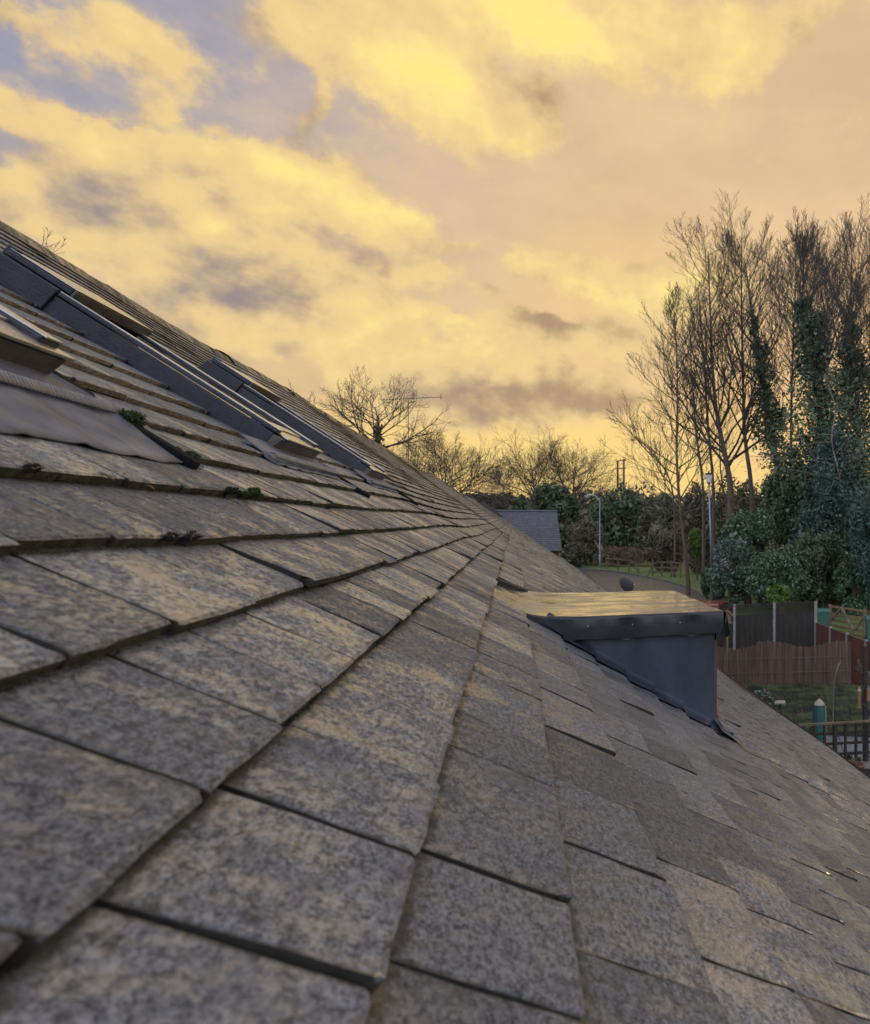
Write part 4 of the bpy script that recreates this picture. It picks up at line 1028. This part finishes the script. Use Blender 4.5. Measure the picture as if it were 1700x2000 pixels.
def dish():
    t = 24.; c = P(1225, 1141, t); g = float(terrain(c[0], c[1]))
    o = empty('satellite_dish', (c[0], c[1], g), 'round grey satellite dish seen from behind above the wet dormer roof', 'satellite dish')
    r = .27; ax = (FW*.82+RT*.25+UP*.42); ax /= np.linalg.norm(ax); a = np.cross(ax, UP); a /= np.linalg.norm(a); b = np.cross(a, ax)
    V = []; Q = []; nr, na = 6, 28
    for i in range(nr+1):
        f = i/nr
        for k in range(na):
            th = 2*math.pi*k/na; V.append(c+(a*math.cos(th)*.95+b*math.sin(th)*1.05)*r*f+ax*(-.07+.07*f*f))
    for i in range(nr):
        for k in range(na): Q.append((i*na+k, i*na+(k+1) % na, (i+1)*na+(k+1) % na, (i+1)*na+k))
    d = mesh('reflector', np.array(V), Q, M['dish'], o, True); s = d.modifiers.new('thick', 'SOLIDIFY'); s.thickness = .012
    m = MB(); lo = c-b*r*.95-ax*.03; m.bar(lo-RT*.12, lo+RT*.02, .05); m.bar(c-ax*.07-b*.05, lo-ax*.1, .05); m.tube([lo, lo+ax*.36], .012, 6); m.build('bracket', M['gutter'], o)
    m = MB(); m.tube([lo+ax*.34, lo+ax*.44], [.028, .035], 8); m.build('receiver', M['lampglass'], o)
    m = MB(); m.tube([(lo-RT*.1-ax*.06)*np.array([1, 1, 0])+[0, 0, g-.2], lo-RT*.1-ax*.06], .03, 8); m.build('pole', M['galv'], o)
dish()

# ---- roadside fences
def rail_fence(label, pts, hs, rails, brace=None, lean=None):
    b = [G(x, y, -5.0) for x, y in pts]
    o = empty('rail_fence', b[0], label, 'fence')
    for k, (p, h) in enumerate(zip(b, hs)):
        m = MB(); m.bar(p-[0, 0, .2], p+np.array([0, 0, h])+(RT*lean[k] if lean else 0), .13); m.build('post', M['oldwood'], o)
    for z in rails:
        m = MB()
        for k in range(len(b)-1): m.bar(b[k]-FW*.09+[0, 0, z*hs[k]], b[k+1]-FW*.09+[0, 0, z*hs[k+1]], .035, .12)
        m.build('rail', M['oldwood'], o)
    if brace:
        m = MB()
        for (k, s) in brace: m.bar(b[k]+RT*s-FW*.02, b[k]+[0, 0, hs[k]*.75], .10)
        m.build('brace', M['oldwood'], o)
rail_fence('rail fence of three weathered rails on the verge near the pale tree trunk', [(1275, 1127), (1293, 1127), (1312, 1128), (1330, 1130)], [1.5, 1.55, 1.6, 1.55], [.28, .58, .88], [(0, -.5)])
rail_fence('low dark mesh fence on the verge right of the curved lamp base', [(1186, 1112), (1207, 1115), (1229, 1119), (1250, 1122)], [1.25, 1.3, 1.35, 1.0], [.5, .95], None, [0, 0, 0, -.4])
rail_fence('short leaning wooden stake pair beside the curved lamp base', [(1157, 1107), (1163, 1107)], [1.5, 1.6], [.75], None, [.35, .1])

# ---- gardens below
def panel_fence(name, label, p0, p1, z0, z1, npan, m_, post_m, top=None, group=None, pr=.05, posth=.1):
    """boarded panels between concrete posts; z0, z1 bottom heights, top heights given as a pair"""
    p0 = np.array([*np.asarray(p0)[:2], 0]); p1 = np.array([*np.asarray(p1)[:2], 0])
    o = empty(name, (p0[0], p0[1], z0), label, 'fence', group)
    d = (p1-p0)/npan; L = np.linalg.norm(d); e = d/L; nn = np.array([e[1], -e[0], 0])
    for k in range(npan+1):
        q = p0+d*k; zt = top[0]+(top[1]-top[0])*k/npan
        m = MB(); m.box(q-e*.055-nn*.055+[0, 0, z0-.3], e*.11, nn*.11, (0, 0, zt+posth-z0+.3)); m.build('post', post_m, o, bevel=.008)
    for k in range(npan):
        q = p0+d*k+e*.06; Lp = L-.12; zt = top[0]+(top[1]-top[0])*(k+.5)/npan; m = MB(); n = int(Lp/.125)
        za = top[0]+(top[1]-top[0])*k/npan; zb2 = top[0]+(top[1]-top[0])*(k+1)/npan
        for i in range(n):
            x = Lp*i/n; zz = za+(zb2-za)*(i+.5)/n
            m.box(q+e*(x+.004)+nn*(.012*(i % 2))+[0, 0, z0+.03], e*(Lp/n-.006), nn*.016, (0, 0, zz-z0-.06))
        m.build('panel', m_, o)
        m = MB(); m.bar(q+[0, 0, za-.015], q+e*Lp+[0, 0, zb2-.015], .05, .035); m.build('capping_rail', m_, o)
    return o, d, e, nn
# dark fence with lattice top
TA, TB = P(1438, 1255, 30.2), P(1594, 1250, 29.2)
z_t = P(1438, 1188, 30.2)[2]; z_t2 = P(1590, 1176, 29.2)[2]
def lattice(o, q0, q1, za, zb, h, m_, step=.10, w=.042, name='lattice'):
    m = MB(); d = q1-q0; L = np.linalg.norm(d[:2]); e = d/L
    x = -h
    while x < L:
        for s in (1, -1):
            a = max(0, x) if s == 1 else max(0, x); b = min(L, x+h)
            f0, f1 = (a-x)/h, (b-x)/h
            if s == -1: f0, f1 = 1-f0, 1-f1
            zz = lambda f, xx: za+(zb-za)*xx/L-h+h*f
            if b-a > .02: m.bar(q0+e*a+[0, 0, zz(f0, a)-q0[2]]+FW*(.006*s), q0+e*b+[0, 0, zz(f1, b)-q0[2]]+FW*(.006*s), w, .012)
        x += step
    return m.build(name, m_, o)
def trellis_fence():
    gz = 1.0-.25
    o, d, e, nn = panel_fence('trellis_fence', 'dark boarded fence with a lattice top and pale concrete posts', P(1360, 1255, 30.7), TB, gz-.3, gz, 3, M['darkwood'], M['concrete'], (z_t-.42, z_t2-.42), None, posth=.46)
    p0 = P(1360, 1255, 30.7)
    for k in range(3):
        q0 = np.array([*(p0+d*k)[:2], 0])+e*.07; q1 = np.array([*(p0+d*(k+1))[:2], 0])-e*.07
        za = z_t+(z_t2-z_t)*k/3; zb = z_t+(z_t2-z_t)*(k+1)/3
        lattice(o, q0, q1, za-.03, zb-.03, .36, M['darkwood'])
        m = MB(); m.bar(q0+[0, 0, za], q1+[0, 0, zb], .05, .045); m.build('top_rail', M['darkwood'], o)
trellis_fence()
def red_fence():
    a = P(1594, 1216, 29.1); b = P(1735, 1268, 22.5)
    panel_fence('red_fence', 'red brown panel fence running from the trellis corner towards the right', a, b, 1.0-.9, 0, 4, M['redwood'], M['concrete'], (a[2], b[2]), None, posth=.05)
red_fence()
def reed_screen():
    a = P(1330, 1342, 22.4); b = P(1662, 1338, 21.6)
    o = empty('reed_screen', (a[0], a[1], a[2]), 'brown reed screen fence with a ragged top above the mossy bank', 'fence')
    d = b-a; d[2] = 0; L = np.linalg.norm(d); e = d/L; nn = np.array([e[1], -e[0], 0]); r = random.Random(8); m = MB()
    n = 330
    for i in range(n):
        x = L*i/n; zt = P(1330+332*i/n, 1262-6*math.sin(i*.045)-(4 if i > 150 else 0), 22.4-.8*i/n)[2]+r.gauss(0, .018)
        m.box(a+e*x+nn*r.uniform(0, .03)+[0, 0, -.25], e*(L/n*1.08), nn*.018, (r.gauss(0, .006), r.gauss(0, .006), zt-a[2]+.25))
    m.build('reeds', M['reed'], o)['kind'] = 'stuff'
    m = MB()
    for y in (1284, 1312): m.bar(P(1330, y+6, 22.3), P(1662, y-2, 21.5), .012)
    m.build('wire', M['oldwood'], o)
    m = MB()
    for x in (1335, 1500, 1660): p = P(x, 1338, 22.5-.8*(x-1330)/332+.06); m.bar(p-[0, 0, .3], p+[0, 0, 1.15], .07)
    m.build('stakes', M['darkwood'], o)['kind'] = 'stuff'
reed_screen()
def moss_bank():
    r = np.random.default_rng(4); nx, nz = 120, 26; V = []
    for i in range(nx):
        x = 1330+430*i/(nx-1)
        for j in range(nz):
            f = j/(nz-1); top = P(x, 1336, 22.25-.8*(x-1330)/332); bot = P(x, 1418, 20.6-.8*(x-1330)/332); bot[2] = -.02
            step = (math.floor(f*5)+min(1, (f*5 % 1)*2.6))/5
            p = top+(bot-top)*np.array([f, f, 0])+np.array([0, 0, (bot[2]-top[2])*step])
            p = p+np.array([r.normal()*.012, r.normal()*.012, .03*math.sin(x*.11+j)*math.sin(x*.037)+r.normal()*.014]); V.append(p)
    i = np.arange(nx*nz).reshape(nx, nz); Q = np.stack([i[:-1, :-1], i[:-1, 1:], i[1:, 1:], i[1:, :-1]], -1).reshape(-1, 4)
    o = mesh('moss_bank', np.array(V), Q, M['mossbank'], None, False); tag(o, kind='structure')
    back = MB(); a = P(1330, 1336, 22.25); b = P(1760, 1336, 21.25)
moss_bank()
def patio():
    m = MB(); c0 = np.array([*G(1560, 1500, -6)[:2], 0]); r = random.Random(2)
    ex = RT; ey = FW
    for i in range(-6, 9):
        for j in range(-6, 6):
            p = c0+ex*(i*.62)+ey*(j*.62)+[0, 0, .004]; m.box(p, ex*.6, ey*.6, (0, 0, .03+r.uniform(0, .006)))
    o = m.build('patio', M['paving']); tag(o, kind='structure')
patio()
def black_trellis():
    t = 14.6; a = P(1500, 1420, t); b = P(1760, 1405, t-.5)
    o = empty('lattice_fence', (a[0], a[1], 0), 'dark square-lattice fence in front of the patio at the lower right', 'fence')
    e = b-a; L = np.linalg.norm(e); e = e/L
    m = MB(); m.bar(a, b, .05, .04); m.build('top_rail', M['oldwood'], o)
    m = MB()
    for dz in (-.20, -.41, -.62): m.bar(a+[0, 0, dz], b+[0, 0, dz], .035, .05)
    m.build('cross_rails', M['darkwood'], o)
    x = .12; k = 0
    m = MB()
    while x < L:
        p = a+e*x; w = .075 if k % 4 == 2 else .045; m.bar(p+[0, 0, -.72], p+[0, 0, -.02], w); x += .21; k += 1
    m.build('uprights', M['darkwood'], o)
    m = MB()
    for i in range(9): z = a[2]-.66-.135*(i+1); m.bar(a*[1, 1, 0]+[0, 0, z]+FW*.02, b*[1, 1, 0]+[0, 0, z]+FW*.02, .02, .13)
    m.build('boards', M['darkwood'], o)
black_trellis()
def parasol():
    t = 17.6; b = P(1601, 1500, t); b[2] = .03; top = P(1603, 1368, t)
    o = empty('parasol', b, 'closed garden parasol under a green cover with a cream tip', 'parasol')
    m = MB(); m.tube([b, b+[0, 0, .07], b+[0, 0, .09]], [.26, .26, .05], 16); m.build('base', M['concrete'], o)
    m = MB(); m.tube([b+[0, 0, .09], b+[0, 0, .4]], .022, 8); m.build('pole', M['oldwood'], o)
    H = top[2]-b[2]; V = []; n = 24; hs = [.30, .34, .6, .95, 1.3, H-.14, H-.09]; rs = [.13, .16, .175, .17, .155, .135, .12]
    for h, r in zip(hs, rs):
        for k in range(n): a = 2*math.pi*k/n; q = r*(1+.10*math.sin(a*8)*(1-.4*h/H)); V.append(b+np.array([q*math.cos(a), q*math.sin(a), h]))
    Q = [(i*n+k, i*n+(k+1) % n, (i+1)*n+(k+1) % n, (i+1)*n+k) for i in range(len(hs)-1) for k in range(n)]
    mesh('cover', np.array(V), Q, M['canvas'], o, True)
    m = MB(); m.tube([b+[0, 0, H-.10], b+[0, 0, H-.03], b+[0, 0, H+.04]], [.135, .09, .015], 14); m.build('tip', M['cream'], o)
    m = MB(); m.tube([b+RT*.165-FW*.05+[0, 0, .36], b+RT*.15-FW*.05+[0, 0, H-.12]], .013, 6); m.build('zip', M['cream'], o)
parasol()
def wheelie(x, y, t, label):
    b = P(x, 0, t); g = float(terrain(b[0], b[1])); zt = P(x, y, t)[2]; b = np.array([b[0], b[1], zt-1.06])
    o = empty('wheelie_bin', b, label, 'wheeled bin', 'green wheeled bins')
    def fr(r0, d0, r1, d1, z0, z1): return [b+RT*sx*r0+FW*sy*d0+np.array([0, 0, z0]) for sx, sy in ((-1,-1),(1,-1),(1,1),(-1,1))]+[b+RT*sx*r1+FW*sy*d1+np.array([0, 0, z1]) for sx, sy in ((-1,-1),(1,-1),(1,1),(-1,1))]
    m = MB(); m.hexa(fr(.21, .26, .27, .33, .06, .95)); m.build('body', M['binplastic'], o, bevel=.02)
    m = MB(); m.hexa(fr(.295, .36, .29, .35, .952, .99)); m.hexa(fr(.28, .33, .20, .26, .991, 1.06)); m.build('lid', M['binplastic'], o, bevel=.015)
    for s in (-1, 1):
        m = MB(); c = b+FW*.27+RT*.24*s+[0, 0, .1]; m.tube([c-RT*.025, c+RT*.025], .1, 14); m.build('wheel', M['tyre'], o)
    m = MB(); m.bar(b+FW*.37-RT*.22+[0, 0, .93], b+FW*.37+RT*.22+[0, 0, .93], .03); m.build('handle', M['binplastic'], o)
    m = MB(); m.box(b-RT*.5-FW*.5+[0, 0, -.25], RT*1.0, FW*1.0, (0, 0, .25)); o2 = m.build('paving_slab', M['paving']); tag(o2, kind='structure')
wheelie(1609, 1189, 32.0, 'green wheeled bin standing behind the trellis fence corner post')
wheelie(1704, 1203, 29.5, 'green wheeled bin cut off by the right edge beside the wooden gate')
def gate():
    t = 33.; A = P(1622, 1183, t); B = P(1690, 1193, t-2.0); zb = 1.0
    o = empty('wooden_gate', (A[0], A[1], .9), 'golden five-bar wooden gate with diagonal braces beside the green bin', 'gate')
    d = (B-A)*[1, 1, 0]; L = np.linalg.norm(d); e = d/L; H = 1.15; lo = np.array([0, 0, -H])
    for p in (A, B): m = MB(); m.bar(p+lo*1.1, p+[0, 0, .06], .11); m.build('stile', M['gatewood'], o)
    for f in (0.02, .30, .55, .78, .98): m = MB(); m.bar(A+lo*f, B+lo*f, .035, .10); m.build('bar', M['gatewood'], o)
    m = MB(); m.bar(A+(B-A)*.34+FW*-.05, A+(B-A)*.72+lo*.98+FW*-.05, .09); m.build('brace', M['barkpale'], o)
    m = MB(); m.bar(A+(B-A)*.34+FW*-.05, A+(B-A)*.02+lo*.6+FW*-.05, .07); m.bar(A+(B-A)*.98+lo*.2+FW*-.05, A+(B-A)*.74+lo*.75+FW*-.05, .07); m.build('brace', M['gatewood'], o)
gate()
def bird_house():
    t = 27.; c = P(1421, 1205, t); g = .2
    o = empty('bird_house', (c[0], c[1], g), 'wooden bird house with a pitched roof on a pole behind the dormer', 'bird house')
    m = MB(); m.bar((c[0], c[1], g), (c[0], c[1], c[2]-.2), .07); m.build('pole', M['gatewood'], o)
    m = MB(); b = c-RT*.13-FW*.12-[0, 0, .2]
    m.box(b, RT*.26, FW*.24, (0, 0, .26)); q = b+[0, 0, .2605]; m.add([q, q+RT*.26, q+RT*.13+[0, 0, .15], q+FW*.24, q+RT*.26+FW*.24, q+RT*.13+FW*.24+[0, 0, .15]], [(0, 1, 2), (4, 3, 5)])
    bx = m.build('box', M['gatewood'], o)
    m = MB(); h = c-FW*.121+[0, 0, .0]; m.tube([h-FW*.004, h+FW*.002], .04, 12); m.build('entrance_hole', M['black'], bx)
    m = MB()
    for s in (-1, 1):
        a = c+[0, 0, .235]-FW*.16; m.box(a, RT*s*.22+np.array([0, 0, -.20]), FW*.32, (0, 0, .025))
    m.build('roof', M['oldwood'], o)
    m = MB(); m.box(c-RT*.17-FW*.2-[0, 0, .225], RT*.34, FW*.4, (0, 0, .024)); m.build('tray', M['gatewood'], o)
bird_house()
def bird_table():
    t = 19.6; c = P(1524, 1372, t)
    o = empty('bird_table', (c[0], c[1], 0), 'pale flat-topped bird table against the mossy bank', 'bird table')
    m = MB(); m.tube([(c[0], c[1], -.05), (c[0], c[1], c[2]-.02)], .045, 8); m.build('post', M['darkwood'], o)
    m = MB(); m.box(c-RT*.15-FW*.13-[0, 0, .02], RT*.30, FW*.26, (0, 0, .045)); m.build('top', M['cream'], o, bevel=.008)
bird_table()
def feeder_post():
    t = 18.; b = P(1692, 1440, t); top = P(1690, 1262, t); g = .0
    o = empty('feeder_post', (b[0], b[1], g), 'dark garden post that carries two bird feeders at the right edge', 'post')
    m = MB(); m.tube([(b[0], b[1], g-.2), (b[0]-.02, b[1], 1.4), (top[0], top[1], top[2])], [.085, .075, .065], 8); m.build('shaft', M['darkwood'], o)
    m = MB(); a1 = P(1678, 1338, t); m.tube([(a1[0]+.16, a1[1], a1[2]-.02), a1+[.05, 0, .03], a1], .012, 6); a2 = P(1699, 1338, t); m.tube([P(1690, 1334, t), a2+[0, 0, .02], a2], .012, 6); m.build('hook', M['black'], o)
    for k, (x, y0, y1, lab) in enumerate(((1679, 1348, 1382, 'hanging tube bird feeder left of the dark post, orange at its base'), (1697, 1345, 1368, 'hanging pink bird feeder against the dark post at the right edge'))):
        tt = t-.05 if k == 0 else t-.14
        p = P(x, y0, tt); q = P(x, y1, tt)
        f = empty('bird_feeder', q, lab, 'bird feeder', 'hanging bird feeders')
        m = MB(); m.tube([q+[0, 0, .03], p-[0, 0, .02]], .042 if k == 0 else .052, 10); m.build('tube', M['feeder'], f)
        m = MB(); m.tube([p-[0, 0, .02], p+[0, 0, .03], p+[0, 0, .09]], [.055, .03, .006], 10); m.build('lid', M['cream'] if k == 0 else M['dish'], f)
        m = MB(); m.tube([q, q+[0, 0, .028]], [.065, .05], 10); m.build('tray', M['gatewood'], f)
feeder_post()
def pot(x, y, t, r, label, m_, plant=None):
    b = P(x, y, t); b[2] = .04
    o = empty('plant_pot', b, label, 'plant pot')
    V = []; n = 18; pr = [(r*.68, 0), (r*.95, r*1.3), (r*1.08, r*1.3), (r*1.08, r*1.6), (r*.9, r*1.6), (r*.85, r*1.4)]
    for q, z in pr:
        for k in range(n): V.append(b+np.array([q*math.cos(6.283*k/n), q*math.sin(6.283*k/n), z]))
    Q = [(i*n+k, i*n+(k+1) % n, (i+1)*n+(k+1) % n, (i+1)*n+k) for i in range(5) for k in range(n)]; Q.append(tuple(range(5*n, 6*n))); Q.append(tuple(range(n-1, -1, -1)))
    mesh('body', np.array(V), Q, m_, o, True)
    r_ = np.random.default_rng(int(x)); C = lump_points(r_, b+[0, 0, r*1.9], np.array([r*.8, r*.8, r*.7]), 240, 8); leaf_mesh('plant', C, .035, M[plant or 'olive'], o, r_)
pot(1676, 1465, 17., .16, 'square-shouldered terracotta pot on the patio behind the lattice fence', M['terracotta'])
pot(1657, 1468, 17.4, .13, 'smaller terracotta pot left of the larger one on the patio', M['terracotta'])
pot(1571, 1412, 19.2, .14, 'dark pot with a pale rim at the foot of the mossy bank', M['dish'], 'olive')
def strap_plant():
    r = random.Random(6); b = P(1584, 1432, 18.4); b[2] = 0.
    b[2] = P(1584, 1420, 18.4)[2]-.12; o = empty('strap_leaf_plant', (b[0], b[1], b[2]), 'bright green strap-leaved plant left of the parasol', 'plant'); m = MB()
    m.tube([(b[0], b[1], 0), (b[0], b[1], b[2])], [.10, .13], 12); m.build('pot', M['darkwood'], o); m = MB()
    for k in range(16):
        a = r.uniform(0, 6.28); d = np.array([math.cos(a), math.sin(a), 0]); s = np.array([-d[1], d[0], 0])*.012; L = r.uniform(.16, .30)
        p0, p1, p2 = b, b+d*L*.35+[0, 0, L*.8], b+d*L*.8+[0, 0, L*.75]
        m.add([p0-s, p0+s, p1+s, p1-s, p2], [(0, 1, 2, 3), (3, 2, 4)])
    m.build('leaves', M['bright'], o)
strap_plant()
bush('garden_shrub', 'grey green shrub at the eaves below the reed screen', 'shrub', 1492, 1345, 1400, 44, 19.6, M['silver'], 1500, .035, None, 31)
tall('small bare apple-like tree with pale upswept twigs at the right edge', [(1722, 1420), (1712, 1370), (1706, 1335), (1698, 1312)], 18.6, 33, .055, nch=(14, 7, 4), ang=(1.0, .7, .6), ratio=(.62, .5, .5), start=.3, bark='barkpale', twig='barkpale', up=.10, thin=1.0, group=None, cat='tree', Lf=1.7)
tall('thin pale sapling in front of the reed screen', [(1628, 1362), (1630, 1335), (1634, 1312), (1640, 1296)], 20.4, 34, .016, nch=(8, 4, 2), ang=(.7, .6, .6), ratio=(.45, .5, .5), start=.2, bark='barkpale', twig='barkpale', up=.10, thin=.6, group=None, Lf=1.0)

# ---- red car by the far kerb, hidden but for its roof
def red_car():
    t = 33.6; roof = P(1384, 1171, t); c = np.array([roof[0], roof[1], 1.0]); 
    f = RT*.18+FW*.98; f /= np.linalg.norm(f); s = np.array([f[1], -f[0], 0])
    c = c+f*.2
    o = empty('parked_car', c, 'red car parked beyond the dormer, only its roof showing', 'car')
    prof = [(-2.0, .35), (-2.05, .75), (-1.75, .95), (-1.25, 1.0), (-.75, 1.28), (.55, 1.31), (1.15, 1.02), (1.9, .86), (2.02, .6), (2.0, .35)]
    V = []
    for y, k in ((-.80, 1), (-.72, 0), (.72, 0), (.80, 1)):
        for (x, z) in prof: V.append(c+f*x+s*(y*(.82 if z > 1.2 else 1))+np.array([0, 0, z]))
    n = len(prof); Q = [(i*n+j, i*n+(j+1) % n, (i+1)*n+(j+1) % n, (i+1)*n+j) for i in range(3) for j in range(n)]; Q += [tuple(range(n-1, -1, -1)), tuple(range(3*n, 4*n))]
    o_ = mesh('body', np.array(V), Q, M['redpaint'], o); b = o_.modifiers.new('bevel', 'BEVEL'); b.width = .05; b.segments = 2
    m = MB()
    for y in (-.70, .70):
        sg = 1 if y > 0 else -1
        P4 = [(-1.12, 1.02), (.98, 1.04), (.5, 1.25), (-.7, 1.24)]
        m.add([c+f*x+s*(sg*(.815-(z-1.0)*.36))+np.array([0, 0, z]) for x, z in P4], [(0, 1, 2, 3)])
    m.build('side_window', M['glass'], o)
    m = MB(); m.add([c+f*(.62+.012)+s*y+np.array([0, 0, 1.28+.01]) for y in (-.58, .58)]+[c+f*(1.13+.012)+s*y+np.array([0, 0, 1.05+.01]) for y in (.68, -.68)], [(0, 1, 2, 3)]); m.build('windscreen', M['glass'], o)
    for x in (-1.3, 1.3):
        for y in (-.78, .78):
            q = c+f*x+s*y+np.array([0, 0, .31]); m = MB(); m.tube([q-s*.1, q+s*.1], .31, 18); w = m.build('wheel', M['tyre'], o); m = MB(); m.tube([q-s*.108, q+s*.108], .18, 12); m.build('rim', M['capping'], w)
    for y in (-.6, .6):
        m = MB(); q = c+f*2.0+s*y+np.array([0, 0, .68]); m.box(q-s*.15-[0, 0, .07], s*.3, f*.06, (0, 0, .14)); m.build('headlight', M['lampglass'], o)
red_car()

# ---- moss and litter on the roof
def moss(x, y, size, n, label, mname='moss', tt=None):
    d = ray(x, y); nrm = ND; k = -HC/(d@nrm); p = CAM+d*k
    r = np.random.default_rng(int(x*7+y)); 
    C = lump_points(r, p+ND*size*.25, np.array([size, size, size*.7])*.9, n*5, 46, .15)
    o = leaf_mesh('moss_clump', C, size*.075, M[mname], None, r, .5); tag(o, label, 'moss', 'moss clumps on the roof')
moss(247, 826, .030, 900, 'round bright green moss ball in the channel beside the nearest roof window')
moss(491, 969, .022, 600, 'dark green moss clump on a tile edge below the middle roof window')
moss(452, 962, .016, 380, 'flat dark moss tuft just left of the dark green clump', 'mossdark')
moss(370, 893, .018, 420, 'green moss tuft at the pointed end of the nearest lead apron')
moss(344, 880, .010, 200, 'tiny moss tuft beside the lead apron tip')
moss(372, 1050, .012, 260, 'small dark moss tuft under the long tile edge at left', 'mossdark')
moss(60, 918, .011, 260, 'thin dull moss cushion on the left tile edge nearest the picture border', 'mossdark')
moss(330, 1052, .011, 260, 'low dull moss strip under the long tile edge beside the dark tuft', 'mossdark')
moss(640, 992, .011, 260, 'scrap of moss in the joint below the middle roof window', 'mossdark')
def litter():
    r = np.random.default_rng(12)
    for k, (x, y, s, lab) in enumerate(((205, 935, .012, 'curled brown leaf against the left tile edge'), (1338, 1553, .010, 'tiny russet leaf fragment lying on the tiles below the dormer'), (1468, 1780, .009, 'dark leaf scrap alone on the lower right tiles'), (290, 955, .008, 'pale leaf scrap tucked under the left tile edge'))):
        d = ray(x, y); p = CAM+d*(-HC/(d@ND))+ND*.003
        a = UD*s; b = VD*s*.5; m = MB(); m.add([p-a, p+b+ND*s*.3, p+a*.9+ND*s*.1, p-b+ND*s*.25], [(0, 1, 2), (0, 2, 3)]); o = m.build('leaf_scrap', M['leaf']); tag(o, lab, 'leaf', 'leaf scraps on the tiles')
    # moss lining the feet of the nearer tile edges
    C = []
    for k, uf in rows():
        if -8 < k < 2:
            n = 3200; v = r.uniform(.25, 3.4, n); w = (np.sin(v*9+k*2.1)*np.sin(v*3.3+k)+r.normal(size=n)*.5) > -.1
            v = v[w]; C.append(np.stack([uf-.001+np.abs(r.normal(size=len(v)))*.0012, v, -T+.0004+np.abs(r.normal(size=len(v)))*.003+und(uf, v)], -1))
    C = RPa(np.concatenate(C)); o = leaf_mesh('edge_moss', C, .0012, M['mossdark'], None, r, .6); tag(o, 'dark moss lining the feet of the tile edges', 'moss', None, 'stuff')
litter()
